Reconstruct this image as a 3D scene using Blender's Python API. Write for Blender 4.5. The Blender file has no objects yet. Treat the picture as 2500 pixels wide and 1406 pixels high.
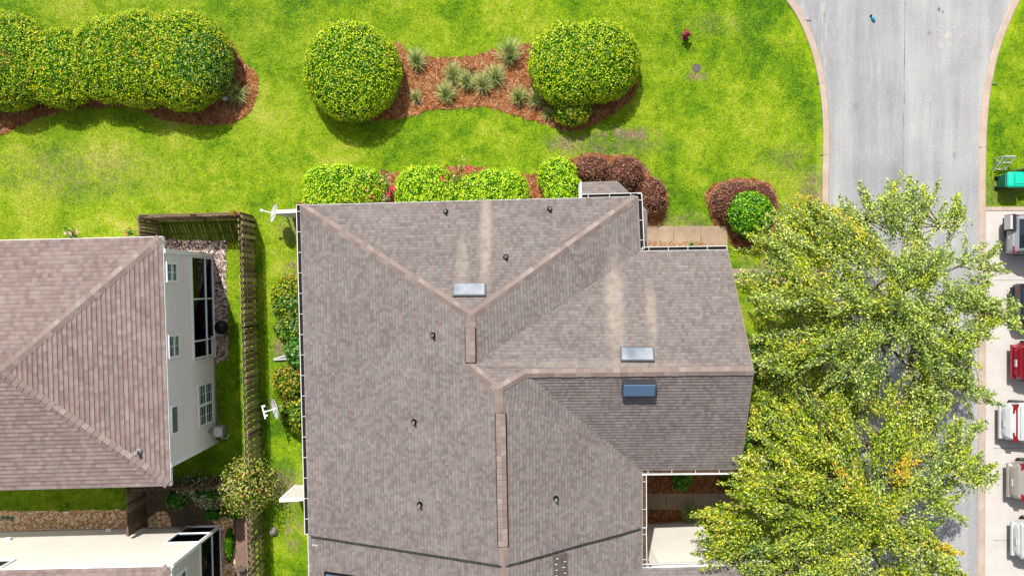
import bpy, math, random
import numpy as np
from mathutils import Vector, Matrix, noise as mnoise

R_ = random.Random(7)
rng = np.random.default_rng(11)
SC = bpy.context.scene
COL = SC.collection

# ------------------------------------------------------------------ camera, sky, sun, exposure
H = 38.0            # drone height in metres
S0 = 52.0           # ground pixels per metre in the 2500 px wide photograph
F = H * S0
cam = bpy.data.cameras.new('drone_camera')
cam.sensor_width = 36; cam.sensor_fit = 'HORIZONTAL'
cam.lens = 36 * F / 2500
cam.clip_end = 500
co = bpy.data.objects.new('drone_camera', cam); COL.objects.link(co)
co.location = (0, 0, H)
SC.camera = co

SHX, SHY = 0.24, -0.73                     # shadow offset per metre of height
L = Vector((-SHX, -SHY, 1)).normalized()   # towards the sun
elev = math.asin(L.z)
wd = bpy.data.worlds.new('World'); SC.world = wd; wd.use_nodes = True
nt = wd.node_tree
sky = nt.nodes.new('ShaderNodeTexSky'); sky.sky_type = 'NISHITA'; sky.sun_disc = False
sky.sun_elevation = elev; sky.sun_rotation = math.atan2(L.x, L.y)
sky.air_density = 1.0; sky.dust_density = 2.5; sky.ozone_density = 0.6
bg = nt.nodes['Background']; bg.inputs['Strength'].default_value = 0.10
hs = nt.nodes.new('ShaderNodeHueSaturation'); hs.inputs['Saturation'].default_value = 0.45   # thin summer haze
nt.links.new(sky.outputs[0], hs.inputs['Color']); nt.links.new(hs.outputs[0], bg.inputs['Color'])
sun = bpy.data.lights.new('sun', 'SUN'); sun.energy = 4.3; sun.angle = math.radians(0.6)
sun.color = (1.0, 0.955, 0.88)
so = bpy.data.objects.new('sun', sun); COL.objects.link(so)
so.rotation_euler = L.to_track_quat('Z', 'Y').to_euler(); so.location = (-6, 20, 40)
SC.view_settings.view_transform = 'Standard'; SC.view_settings.look = 'None'
SC.view_settings.gamma = 1.0; SC.view_settings.use_curve_mapping = False
SC.view_settings.exposure = 0.84
SC.cycles.max_bounces = 6; SC.cycles.transparent_max_bounces = 12

# ------------------------------------------------------------------ small helpers
def W(px, py, h=0.0):
    k = (H - h) / F
    return Vector(((px - 1250) * k, -(py - 703) * k, h))

KL = 2.2   # how bright a sunlit horizontal white surface shows; display colour / KL = albedo
def lin(c):
    c = c / 255.0
    return c / 12.92 if c <= 0.04045 else ((c + 0.055) / 1.055) ** 2.4
def C(r, g, b, k=None):
    k = KL if k is None else k
    return (min(lin(r) / k, .85), min(lin(g) / k, .85), min(lin(b) / k, .85), 1)

class NT:
    def __init__(s, name):
        s.m = bpy.data.materials.new(name); s.m.use_nodes = True
        s.t = s.m.node_tree; s.b = s.t.nodes['Principled BSDF']
        s.b.inputs['Specular IOR Level'].default_value = 0.25
        s.out = s.t.nodes['Material Output']
    def n(s, typ, **kw):
        x = s.t.nodes.new('ShaderNode' + typ)
        for k, v in kw.items(): setattr(x, k, v)
        return x
    def l(s, a, b): s.t.links.new(a, b)
    def pos(s): return s.n('NewGeometry').outputs['Position']
    def objc(s): return s.n('TexCoord').outputs['Object']
    def noise(s, vec, scale, detail=3, rough=.55, dist=0):
        x = s.n('TexNoise'); x.inputs['Scale'].default_value = scale; x.inputs['Detail'].default_value = detail
        x.inputs['Roughness'].default_value = rough; x.inputs['Distortion'].default_value = dist
        s.l(vec, x.inputs['Vector']); return x.outputs['Fac']
    def math(s, op, a, b=None, c=None, clamp=False):
        x = s.n('Math', operation=op); x.use_clamp = clamp
        for i, v in enumerate((a, b, c)):
            if v is None: continue
            if isinstance(v, (int, float)): x.inputs[i].default_value = v
            else: s.l(v, x.inputs[i])
        return x.outputs[0]
    def ramp(s, fac, stops, interp='LINEAR'):
        x = s.n('ValToRGB'); x.color_ramp.interpolation = interp
        e = x.color_ramp.elements
        while len(e) < len(stops): e.new(.5)
        for i, (p, c) in enumerate(stops): e[i].position = p; e[i].color = c
        s.l(fac, x.inputs['Fac']); return x.outputs['Color']
    def mix(s, fac, a, b, blend='MIX'):
        x = s.n('Mix', data_type='RGBA', blend_type=blend)
        for i, v in ((0, fac), (6, a), (7, b)):
            if isinstance(v, (int, float)): x.inputs[i].default_value = v
            elif isinstance(v, tuple): x.inputs[i].default_value = v
            else: s.l(v, x.inputs[i])
        return x.outputs[2]
    def bump(s, h, strength=.5, dist=.02):
        x = s.n('Bump'); x.inputs['Strength'].default_value = strength; x.inputs['Distance'].default_value = dist
        s.l(h, x.inputs['Height']); s.l(x.outputs[0], s.b.inputs['Normal'])
    def mapr(s, v, a, b, c=0., d=1., smooth=True):
        x = s.n('MapRange'); x.interpolation_type = 'SMOOTHSTEP' if smooth else 'LINEAR'
        for i, q in ((1, a), (2, b), (3, c), (4, d)): x.inputs[i].default_value = q
        s.l(v, x.inputs[0]); return x.outputs[0]
    def spot(s, vec, loc, sx, sy, soft=.5):
        """1 inside an ellipse round loc (metres), 0 outside"""
        m = s.n('Mapping', vector_type='POINT')
        m.inputs['Scale'].default_value = (1 / sx, 1 / sy, 0)
        m.inputs['Location'].default_value = (-loc[0] / sx, -loc[1] / sy, 0)
        s.l(vec, m.inputs['Vector'])
        v = s.n('VectorMath', operation='LENGTH'); s.l(m.outputs[0], v.inputs[0])
        return s.mapr(v.outputs['Value'], 1 - soft, 1 + soft, 1, 0)
    def done(s, col, rough=.85, spec=None):
        if isinstance(col, tuple): s.b.inputs['Base Color'].default_value = col
        else: s.l(col, s.b.inputs['Base Color'])
        s.b.inputs['Roughness'].default_value = rough
        if spec is not None: s.b.inputs['Specular IOR Level'].default_value = spec
        return s.m

def mottled(name, c0, c1, scale=6, rough=.7, bump=0, spec=.25, fine=None, metal=0):
    s = NT(name); p = s.objc()
    f = s.noise(p, scale, 4)
    if fine: f = s.math('ADD', s.math('MULTIPLY', f, .5), s.math('MULTIPLY', s.noise(p, fine, 2), .5))
    col = s.ramp(f, [(.3, c0), (.7, c1)])
    if bump: s.bump(s.noise(p, fine or scale * 4, 3), bump, .02)
    s.b.inputs['Metallic'].default_value = metal
    return s.done(col, rough, spec)

class MB:
    """collects faces in world coordinates; obj() links them as one mesh object"""
    def __init__(s): s.v = []; s.f = []; s.uv = []; s.mi = []
    def poly(s, pts, uv=None, mi=0):
        i = len(s.v); s.v += [tuple(p) for p in pts]
        s.f.append(tuple(range(i, i + len(pts)))); s.uv.append(uv); s.mi.append(mi)
    def hexa(s, b, t, mi=0):
        n = len(b)
        i = len(s.v); s.v += [tuple(p) for p in b] + [tuple(p) for p in t]
        fs = [tuple(i + k for k in reversed(range(n))), tuple(i + n + k for k in range(n))]
        fs += [(i + k, i + (k + 1) % n, i + n + (k + 1) % n, i + n + k) for k in range(n)]
        for q in fs: s.f.append(q); s.uv.append(None); s.mi.append(mi)
    def box(s, x0, x1, y0, y1, z0, z1, mi=0):
        r = [(x0, y0), (x1, y0), (x1, y1), (x0, y1)]
        s.hexa([(x, y, z0) for x, y in r], [(x, y, z1) for x, y in r], mi)
    def obox(s, p, d, n, s0, s1, o0, o1, z0, z1, mi=0):
        """box along direction d from point p, o along n"""
        if (d[0] * n[1] - d[1] * n[0]) < 0: r = [(s0, o0), (s0, o1), (s1, o1), (s1, o0)]
        else: r = [(s0, o0), (s1, o0), (s1, o1), (s0, o1)]
        q = [(p[0] + d[0] * a + n[0] * b, p[1] + d[1] * a + n[1] * b) for a, b in r]
        s.hexa([(x, y, z0) for x, y in q], [(x, y, z1) for x, y in q], mi)
    def prism(s, pts, z0, z1, mi=0):
        s.hexa([(p[0], p[1], z0) for p in pts], [(p[0], p[1], z1) for p in pts], mi)
    def tube(s, pts, rad, n=6, mi=0, cap=True):
        pts = [Vector(p) for p in pts]
        if isinstance(rad, (int, float)): rad = [rad] * len(pts)
        rings = []
        for i, p in enumerate(pts):
            d = (pts[min(i + 1, len(pts) - 1)] - pts[max(i - 1, 0)])
            d = d.normalized() if d.length > 1e-6 else Vector((0, 0, 1))
            a = d.cross(Vector((0, 0, 1)) if abs(d.z) < .9 else Vector((1, 0, 0))).normalized(); b = d.cross(a)
            rings.append([p + (a * math.cos(2 * math.pi * k / n) + b * math.sin(2 * math.pi * k / n)) * rad[i] for k in range(n)])
        s.loft(rings, cap, mi)
    def loft(s, rings, cap=True, mi=0, closed=True):
        i0 = len(s.v); n = len(rings[0])
        for r in rings: s.v += [tuple(p) for p in r]
        for j in range(len(rings) - 1):
            for k in range(n if closed else n - 1):
                a = i0 + j * n + k; b = i0 + j * n + (k + 1) % n
                s.f.append((a, b, b + n, a + n)); s.uv.append(None); s.mi.append(mi)
        if cap:
            s.f.append(tuple(i0 + k for k in reversed(range(n)))); s.f.append(tuple(i0 + (len(rings) - 1) * n + k for k in range(n)))
            s.uv += [None, None]; s.mi += [mi, mi]
    def lathe(s, c, prof, n=20, mi=0, axis=None):
        c = Vector(c); q = Vector((0, 0, 1)).rotation_difference(Vector(axis)) if axis is not None else None
        rings = []
        for r, z in prof:
            ring = []
            for k in range(n):
                p = Vector((r * math.cos(2 * math.pi * k / n), r * math.sin(2 * math.pi * k / n), z))
                if q: p = q @ p
                ring.append(c + p)
            rings.append(ring)
        s.loft(rings, True, mi)

ORG = {}
def link(name, me, parent=None, org=None):
    o = bpy.data.objects.new(name, me); COL.objects.link(o)
    if parent is not None:
        o.parent = parent; ORG[o] = ORG[parent]
    else:
        ORG[o] = Vector(org) if org is not None else Vector((0, 0, 0)); o.location = ORG[o]
    return o
def obj(name, mb, mats, parent=None, org=None, smooth=False):
    g = ORG[parent] if parent is not None else (Vector(org) if org is not None else Vector((0, 0, 0)))
    me = bpy.data.meshes.new(name)
    me.from_pydata([(x - g.x, y - g.y, z - g.z) for x, y, z in mb.v], [], mb.f)
    if any(u is not None for u in mb.uv):
        ul = me.uv_layers.new(name='UVMap')
        k = 0
        for fi, fc in enumerate(mb.f):
            for j in range(len(fc)):
                ul.data[k].uv = mb.uv[fi][j] if mb.uv[fi] else (0, 0)
                k += 1
    for m in (mats if isinstance(mats, (list, tuple)) else [mats]): me.materials.append(m)
    if any(mb.mi): me.polygons.foreach_set('material_index', mb.mi)
    if smooth: me.polygons.foreach_set('use_smooth', [True] * len(mb.f))
    me.update()
    return link(name, me, parent, org)
def thing(name, label, cat, org, group=None):
    o = bpy.data.objects.new(name, None); COL.objects.link(o)
    o.empty_display_size = .2; o.location = org; ORG[o] = Vector(org)
    return tag(o, label, cat, group)
def tag(o, label, cat, group=None):
    o['label'] = label; o['category'] = cat; o['kind'] = 'thing'
    if group: o['group'] = group
    return o
def struct(o): o['kind'] = 'structure'; return o
def move_tree(src, loc, rotz=0, label=None):
    """a copy of a thing with copies of its parts and sub-parts"""
    r = src.copy(); COL.objects.link(r); r.location = loc; r.rotation_euler = (0, 0, rotz)
    if label: r['label'] = label
    for ch in src.children:
        c = ch.copy(); COL.objects.link(c); c.parent = r
        for g in ch.children:
            d = g.copy(); COL.objects.link(d); d.parent = c
    return r

def smooth_poly(pts, sub=4, jit=0.0):
    """Catmull-Rom through closed 2D points with a little jitter"""
    out = []; n = len(pts)
    for i in range(n):
        p0, p1, p2, p3 = pts[i - 1], pts[i], pts[(i + 1) % n], pts[(i + 2) % n]
        for k in range(sub):
            t = k / sub
            q = [.5 * ((2 * p1[a]) + (-p0[a] + p2[a]) * t + (2 * p0[a] - 5 * p1[a] + 4 * p2[a] - p3[a]) * t * t + (-p0[a] + 3 * p1[a] - 3 * p2[a] + p3[a]) * t ** 3) for a in (0, 1)]
            out.append((q[0] + R_.uniform(-jit, jit), q[1] + R_.uniform(-jit, jit)))
    return out
def sheet(name, pxpts, z, mat, sub=6, jit=0.05, thick=0.0, smooth=True):
    """a ground surface outlined in photograph pixels"""
    pts = [tuple(W(x, y)[:2]) for x, y in pxpts]
    if smooth: pts = smooth_poly(pts, sub, jit)
    BARE.append(pts)
    if name == 'mulch_bed': MULCH.append(pts)
    m = MB()
    a = sum(pts[i - 1][0] * pts[i][1] - pts[i][0] * pts[i - 1][1] for i in range(len(pts)))
    if a < 0: pts = pts[::-1]
    if thick: m.prism(pts, z - thick, z)
    else: m.poly([(x, y, z) for x, y in pts])
    return struct(obj(name, m, mat))

# ------------------------------------------------------------------ materials
def lawn_mat(blade=False):
    s = NT('grass_blade' if blade else 'lawn_grass'); p = s.pos()
    kk = 1.45 if blade else 2.0
    big = s.noise(p, .10, 4, .6, .4); mid = s.noise(p, .55, 5, .65, .3); sm = s.noise(p, 2.6, 5, .75, .4); fine = s.noise(p, 13, 4, .8)
    v = s.math('ADD', s.math('MULTIPLY', big, .85), s.math('MULTIPLY', mid, .95))
    v = s.math('ADD', v, s.math('MULTIPLY', sm, .55)); v = s.math('ADD', v, s.math('MULTIPLY', fine, .95))
    v = s.math('SUBTRACT', v, 1.15)
    v = s.math('ADD', s.math('MULTIPLY', v, 1.22), -.12)
    if blade: v = s.math('ADD', v, s.math('MULTIPLY', s.math('SUBTRACT', s.n('NewGeometry').outputs['Random Per Island'], .38), .42))
    col = s.ramp(v, [(.05, C(52, 96, 10, kk)), (.28, C(90, 140, 12, kk)), (.50, C(141, 178, 16, kk)), (.68, C(174, 196, 30, kk)), (.92, C(212, 210, 104, kk))])
    # cooler, greyer turf towards the top left and in old worn patches
    cool = s.math('MULTIPLY', s.spot(p, W(330, 40), 9, 5.5, .8), s.mapr(mid, .3, .65, .2, 1))
    col = s.mix(s.math('MULTIPLY', cool, .42), col, s.mix(.5, col, C(116, 158, 62)))
    dry = None
    nz = s.noise(p, 1.6, 5, .75, 1)
    for (x, y, a, b, k) in ((1525, 330, 1.25, .32, 1.0), (1385, 352, .9, .5, .75), (1990, 478, .62, 1.0, 1.0), (1945, 400, 1.6, .8, .3), (190, 420, 3.6, 1.1, .35), (1480, 352, 2.2, .5, .5),
                         (705, 560, .5, .6, .5), (712, 660, .35, .5, .8), (1700, 186, .5, .2, .8), (690, 1190, .9, .8, .8), (715, 1290, .35, .9, .8), (660, 985, .2, .25, 1), (1760, 60, 1.3, .5, .2),
                         (690, 850, .45, .5, .9), (2445, 470, 1.5, .6, .4), (1660, 545, 1.2, .5, .5), (2050, 1000, 4, 9, .55), (1860, 640, .8, 1.2, .6)):
        q = s.math('MULTIPLY', s.spot(p, W(x, y), a, b, .7), s.mapr(nz, .38, .56, 0, k))
        dry = q if dry is None else s.math('MAXIMUM', dry, q)
    soil = s.ramp(s.noise(p, 6, 4, .7), [(.3, C(132, 108, 84)), (.7, C(214, 186, 158))])
    col = s.mix(dry, col, soil)
    if blade:
        s.done(col, .6, .2); t = s.n('BsdfTranslucent'); s.l(col, t.inputs['Color']); mx = s.n('MixShader'); mx.inputs[0].default_value = .4
        s.l(s.b.outputs[0], mx.inputs[1]); s.l(t.outputs[0], mx.inputs[2]); s.l(mx.outputs[0], s.out.inputs['Surface']); return s.m
    s.bump(s.math('ADD', s.math('MULTIPLY', fine, .7), s.math('MULTIPLY', sm, .6)), .7, .05)
    return s.done(col, .9, .1)
def asphalt_mat():
    s = NT('worn_asphalt'); p = s.pos()
    st = s.n('Mapping'); st.inputs['Scale'].default_value = (1.1, .07, 1); s.l(p, st.inputs['Vector'])
    streak = s.noise(st.outputs[0], 1.1, 4, .6); sp = s.noise(p, 15, 4, .9); mid = s.noise(p, .5, 4)
    v = s.math('ADD', s.math('ADD', s.math('MULTIPLY', streak, .8), s.math('MULTIPLY', sp, 1.15)), s.math('MULTIPLY', mid, .35))
    col = s.ramp(s.math('SUBTRACT', v, .65), [(.15, C(140, 140, 146)), (.5, C(190, 191, 194)), (.85, C(228, 228, 222))])
    st2 = s.n('Mapping'); st2.inputs['Scale'].default_value = (6, .8, 1); s.l(p, st2.inputs['Vector'])
    br = s.noise(st2.outputs[0], 1.3, 5, .7)
    dk = s.math('MULTIPLY', s.spot(p, W(1990, 70), 1.1, 3.2, .8), s.mapr(br, .35, .6, 0, .55))
    col = s.mix(dk, col, C(150, 150, 158))
    dk = s.math('MULTIPLY', s.spot(p, W(2130, 300), .55, 7.5, .8), s.mapr(br, .3, .6, 0, .6))
    col = s.mix(dk, col, C(164, 164, 170))
    for (x, y, a_, k_) in ((2292, 24, .07, .7), (2302, 30, .05, .6), (2210, 12, .05, .5), (2268, 82, .08, .4), (2090, 260, .12, .25), (2330, 380, .1, .25), (2180, 420, .3, .2)):
        col = s.mix(s.math('MULTIPLY', s.spot(p, W(x, y), a_, a_ * 1.4, .6), k_), col, C(84, 82, 84))
    lt = s.math('MULTIPLY', s.spot(p, W(2310, 85), .7, .8, .5), s.mapr(s.noise(p, 3, 3, .6), .56, .62, 0, .6))
    col = s.mix(lt, col, C(232, 220, 208))
    s.bump(sp, .3, .01)
    return s.done(col, .85, .2)
def fibre_mat(name, stops, sc=9, bump=.8):
    s = NT(name); p = s.pos()
    m = s.n('Mapping'); m.inputs['Rotation'].default_value = (0, 0, .6); m.inputs['Scale'].default_value = (3.2, 1, 1); s.l(p, m.inputs['Vector'])
    m2 = s.n('Mapping'); m2.inputs['Rotation'].default_value = (0, 0, -.9); m2.inputs['Scale'].default_value = (1, 3.4, 1); s.l(p, m2.inputs['Vector'])
    a = s.noise(m.outputs[0], sc, 4, .75, 1.2); b = s.noise(m2.outputs[0], sc * .8, 4, .75, 1.2); big = s.noise(p, .9, 3)
    md = s.noise(p, 3.3, 4, .75, .5)
    v = s.math('ADD', s.math('MULTIPLY', s.math('MAXIMUM', a, b), .9), s.math('ADD', s.math('MULTIPLY', big, .25), s.math('MULTIPLY', md, .55)))
    col = s.ramp(s.math('SUBTRACT', v, .47), stops)
    s.bump(s.math('MAXIMUM', a, b), bump, .05)
    return s.done(col, .9, .1)
def gravel_mat(name, cols, scale=13):
    s = NT(name); p = s.pos()
    v = s.n('TexVoronoi'); v.inputs['Scale'].default_value = scale; s.l(p, v.inputs['Vector'])
    v2 = s.n('TexVoronoi', feature='DISTANCE_TO_EDGE'); v2.inputs['Scale'].default_value = scale; s.l(p, v2.inputs['Vector'])
    sep = s.n('SeparateColor'); s.l(v.outputs['Color'], sep.inputs[0])
    col = s.ramp(sep.outputs[0], cols, 'LINEAR')
    e = s.mapr(v2.outputs['Distance'], 0, .12, 0, 1)
    s.bump(e, 1.0, .05)
    return s.done(col, .8, .2)
def shingle_mat(name, cols, exposure, width, streaks=(), gain=1.0):
    s = NT(name)
    uv = s.n('UVMap'); uv.uv_map = 'UVMap'
    sp = s.n('SeparateXYZ'); s.l(uv.outputs[0], sp.inputs[0])
    row = s.math('FLOOR', s.math('ADD', s.math('DIVIDE', sp.outputs[1], exposure), .001))
    rn = s.n('TexWhiteNoise', noise_dimensions='1D'); s.l(row, rn.inputs['W'])
    uu = s.math('DIVIDE', sp.outputs[0], width)
    # broken tabs: two offset grids, of different widths
    c1 = s.math('FLOOR', s.math('ADD', uu, s.math('MULTIPLY', rn.outputs[0], 7)))
    c2 = s.math('FLOOR', s.math('ADD', s.math('MULTIPLY', uu, .55), s.math('MULTIPLY', rn.outputs[0], 31)))
    def wn(c):
        cb = s.n('CombineXYZ'); s.l(c, cb.inputs[0]); s.l(row, cb.inputs[1])
        w = s.n('TexWhiteNoise', noise_dimensions='2D'); s.l(cb.outputs[0], w.inputs['Vector']); return w.outputs['Value']
    p = s.pos()
    big = s.noise(p, .55, 3, .55, .6); bl = s.noise(p, 2.2, 3, .6); gr = s.noise(p, 30, 2, .7)
    v = s.math('ADD', s.math('MULTIPLY', wn(c1), .30), s.math('MULTIPLY', wn(c2), .08))
    v = s.math('ADD', v, s.math('MULTIPLY', big, .34)); v = s.math('ADD', v, s.math('MULTIPLY', bl, .26)); v = s.math('ADD', v, s.math('MULTIPLY', gr, .24))
    v = s.math('SUBTRACT', v, .10)
    col = s.ramp(v, cols)
    col = s.mix(wn(s.math('ADD', c1, 57)), s.mix(1.0, col, (1.05, .975, .96, 1), 'MULTIPLY'), s.mix(1.0, col, (.965, 1.0, .99, 1), 'MULTIPLY'))
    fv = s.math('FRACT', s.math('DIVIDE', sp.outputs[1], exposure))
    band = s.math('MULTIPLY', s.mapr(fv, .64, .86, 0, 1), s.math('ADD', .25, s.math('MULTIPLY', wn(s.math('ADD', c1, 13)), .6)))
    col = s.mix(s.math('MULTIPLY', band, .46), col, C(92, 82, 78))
    nz = s.noise(p, 3.5, 4, .7)
    for (x, y, a, b, k) in streaks:
        q = s.math('MULTIPLY', s.spot(p, (x, y), a, b, .55), s.mapr(nz, .28, .62, .25 * k, k))
        col = s.mix(q, col, C(194, 181, 168))
    return s.done(col, .92, .12)
def leaf_mat(name, stops, clump=.35, scale=2.5, transl=.35, rough=.45, spec=.35):
    s = NT(name)
    g = s.n('NewGeometry')
    nz = s.noise(g.outputs['Position'], scale, 3)
    v = s.math('ADD', g.outputs['Random Per Island'], s.math('MULTIPLY', s.math('SUBTRACT', nz, .5), clump * 2), None, True)
    col = s.ramp(v, stops)
    s.done(col, rough, spec)
    t = s.n('BsdfTranslucent'); s.l(col, t.inputs['Color'])
    mx = s.n('MixShader'); mx.inputs[0].default_value = transl
    s.l(s.b.outputs[0], mx.inputs[1]); s.l(t.outputs[0], mx.inputs[2]); s.l(mx.outputs[0], s.out.inputs['Surface'])
    return s.m
def island_mat(name, stops, rough=.85, spec=.2, fine=0):
    s = NT(name); g = s.n('NewGeometry'); v = g.outputs['Random Per Island']
    if fine: v = s.math('ADD', v, s.math('MULTIPLY', s.math('SUBTRACT', s.noise(g.outputs['Position'], fine, 3), .5), .7), None, True)
    return s.done(s.ramp(v, stops), rough, spec)
def glass_mat(name, tint, alpha_mix, rough=.03):
    s = NT(name)
    gl = s.n('BsdfGlossy'); gl.inputs['Roughness'].default_value = rough; gl.inputs['Color'].default_value = (.45, .5, .55, 1)
    tr = s.n('BsdfTransparent'); tr.inputs['Color'].default_value = tint
    fr = s.n('Fresnel'); fr.inputs['IOR'].default_value = 1.12
    mx = s.n('MixShader'); s.l(s.math('ADD', fr.outputs[0], alpha_mix), mx.inputs[0])
    s.l(tr.outputs[0], mx.inputs[1]); s.l(gl.outputs[0], mx.inputs[2]); s.l(mx.outputs[0], s.out.inputs['Surface'])
    return s.m
def plain(name, c, rough=.5, spec=.4, metal=0, coat=0):
    s = NT(name); p = s.objc()
    col = s.mix(s.mapr(s.noise(p, 5, 4, .7), .3, .7, 0, .22), c, tuple(x * .72 for x in c[:3]) + (1,))
    s.b.inputs['Metallic'].default_value = metal; s.b.inputs['Coat Weight'].default_value = coat
    return s.done(col, rough, spec)

M = {}
M['lawn'] = lawn_mat(); M['blade'] = lawn_mat(True); M['asphalt'] = asphalt_mat()
M['mulch'] = fibre_mat('pine_straw_mulch', [(.18, C(108, 66, 44)), (.40, C(176, 114, 76)), (.6, C(210, 150, 106)), (.85, C(236, 194, 154))])
M['bark'] = mottled('pale_bark', C(120, 108, 92), C(196, 184, 164), 5, .9, .3)
M['kerb'] = mottled('pink_concrete', C(188, 164, 146), C(238, 218, 202), 1.3, .85, .1, fine=30)
M['apron'] = mottled('pale_concrete', C(218, 211, 206), C(246, 240, 236), 1.2, .85, .12, fine=26)
M['slab'] = mottled('exposed_aggregate', C(160, 136, 112), C(214, 190, 162), 2, .9, .2, fine=24)
M['river'] = gravel_mat('pink_river_rock', [(0, C(70, 64, 66, 1.5)), (.25, C(128, 112, 108, 1.5)), (.45, C(196, 166, 150, 1.5)), (.75, C(226, 204, 190, 1.5)), (1, C(244, 232, 224, 1.5))])
M['tanrock'] = gravel_mat('tan_river_rock', [(0, C(150, 110, 78, .95)), (.3, C(196, 146, 98, .95)), (.6, C(226, 180, 130, .95)), (.85, C(240, 212, 176, .95)), (1, C(250, 236, 216, .95))])
M['brickpath'] = mottled('brick_paver', C(128, 100, 88), C(180, 150, 134), 8, .9, .3, fine=20)
MAIN = [(.08, C(112, 103, 103)), (.34, C(133, 124, 123)), (.5, C(147, 139, 137)), (.66, C(157, 150, 147)), (.94, C(180, 176, 171))]
M['white'] = plain('white_vinyl', C(224, 226, 228, 1.0), .45)
M['gutter'] = plain('gutter_metal', C(232, 232, 228, 1.7), .45)
M['cream'] = mottled('cream_siding', C(236, 227, 214, 1.6), C(243, 235, 224, 1.6), .8, .7, 0, fine=6)
M['greysiding'] = mottled('grey_siding', C(204, 200, 194, 1.3), C(214, 211, 205, 1.3), .8, .7, 0, fine=6)
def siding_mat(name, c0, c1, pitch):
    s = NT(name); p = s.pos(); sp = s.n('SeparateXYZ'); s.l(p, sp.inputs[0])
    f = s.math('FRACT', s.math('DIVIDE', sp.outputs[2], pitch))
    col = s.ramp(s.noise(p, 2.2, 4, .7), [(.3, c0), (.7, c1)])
    lap_shade = s.math('MULTIPLY', s.mapr(f, .7, .95, 0, 1), s.mapr(s.noise(p, .9, 3), .3, .6, .1, .5))  # shadow line under each lap, painted as a darker stripe with uneven strength
    return s.done(s.mix(lap_shade, col, C(168, 165, 160, 1.4)), .7)
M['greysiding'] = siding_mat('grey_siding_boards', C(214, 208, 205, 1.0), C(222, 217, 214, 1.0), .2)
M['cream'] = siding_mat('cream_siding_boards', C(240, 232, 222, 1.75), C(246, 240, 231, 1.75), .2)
M['black'] = plain('black_metal', C(22, 24, 26), .5, .2)
M['litter'] = mottled('gutter_litter', C(26, 24, 26), C(52, 46, 46), 6, .9, 0)
M['litterbrown'] = mottled('gutter_leaf_litter', C(66, 50, 40), C(128, 98, 74), 9, .9, .3)
M['tar'] = mottled('tar_strip', C(40, 44, 44), C(74, 78, 76), 9, .9, .2)
M['cap'] = island_mat('ridge_cap_shingle', [(0, C(152, 136, 130)), (.4, C(162, 146, 139)), (.8, C(168, 152, 145)), (1, C(184, 170, 162))], .92, .1, 18)
M['fence'] = island_mat('weathered_pickets', [(0, C(122, 112, 82, 1.4)), (.5, C(158, 148, 108, 1.4)), (1, C(190, 180, 136, 1.4))], .9, .1, 5)
M['fencedark'] = island_mat('grey_weathered_pickets', [(0, C(92, 78, 62, 1.8)), (.5, C(124, 106, 86, 1.8)), (1, C(156, 136, 112, 1.8))], .9, .1, 5)
s_ = NT('window_glass'); M['pane'] = s_.done(s_.ramp(s_.noise(s_.pos(), 1.3, 3, .6, .8), [(.38, C(26, 40, 46)), (.52, C(62, 84, 92)), (.66, C(128, 148, 154))]), .04, .6)
M['paneblind'] = plain('window_glass_with_blind', C(128, 134, 128), .12, .6)
M['screen'] = glass_mat('porch_glass', (.5, .55, .6, 1), .02)
M['room'] = mottled('dim_room', C(70, 64, 66), C(104, 94, 92), 1.5, .9)
M['porcelain'] = plain('white_enamel', C(238, 240, 244), .3, .5)
M['greymetal'] = plain('grey_metal', C(176, 176, 174), .5, .5)
M['rust'] = plain('faded_red_paint', C(170, 70, 82), .6, .3)
M['terracotta'] = plain('terracotta', C(206, 104, 76), .8)
M['teal'] = plain('teal_plastic', C(8, 222, 184, 1.8), .4, .4)
M['tealdark'] = plain('dark_teal_plastic', C(6, 150, 124), .45, .4)  # darker teal for the bin body, handle and lid ridges
M['rock'] = mottled('grey_rock', C(120, 112, 102), C(196, 188, 174), 4, .9, .4)
M['greenlid'] = plain('green_plastic', C(110, 140, 112), .6)
M['yellow'] = plain('yellow_plastic', C(236, 206, 20), .5)
M['blue'] = plain('blue_plastic', C(20, 176, 210), .35)
M['iron'] = plain('dark_iron', C(70, 58, 54), .6, .3)
M['woodchair'] = mottled('grey_teak', C(120, 108, 96), C(168, 154, 138), 6, .9)
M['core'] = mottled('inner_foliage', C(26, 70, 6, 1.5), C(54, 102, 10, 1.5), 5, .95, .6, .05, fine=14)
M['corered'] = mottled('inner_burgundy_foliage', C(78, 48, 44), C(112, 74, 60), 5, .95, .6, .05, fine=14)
G_ = lambda *a: [(p, C(*c, 1.12)) for p, c in a]
T_ = lambda *a: [(p, C(*c, .96)) for p, c in a]
M['boxleaf'] = leaf_mat('yellow_green_leaf', G_((0, (36, 88, 6)), (.25, (78, 132, 6)), (.5, (146, 184, 8)), (.78, (202, 218, 18)), (1, (232, 234, 60))), .25)
M['boxleaf2'] = leaf_mat('bright_hedge_leaf', G_((0, (44, 104, 4)), (.22, (110, 172, 4)), (.5, (166, 210, 8)), (.8, (206, 230, 24)), (1, (232, 240, 80))), .22)
M['hedgeleaf'] = leaf_mat('hedge_leaf', G_((0, (38, 88, 10)), (.28, (88, 136, 12)), (.52, (152, 182, 14)), (.8, (206, 220, 26)), (.985, (226, 220, 44)), (1, (226, 160, 50))), .32)
M['roundleaf'] = leaf_mat('deep_green_leaf', G_((0, (26, 84, 6)), (.35, (58, 128, 8)), (.7, (104, 168, 10)), (1, (176, 206, 30))), .2)
M['burgundy'] = leaf_mat('burgundy_leaf', G_((0, (84, 46, 46)), (.35, (142, 84, 76)), (.62, (160, 112, 92)), (.85, (140, 132, 72)), (1, (204, 136, 136))), .3, rough=.6)
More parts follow.
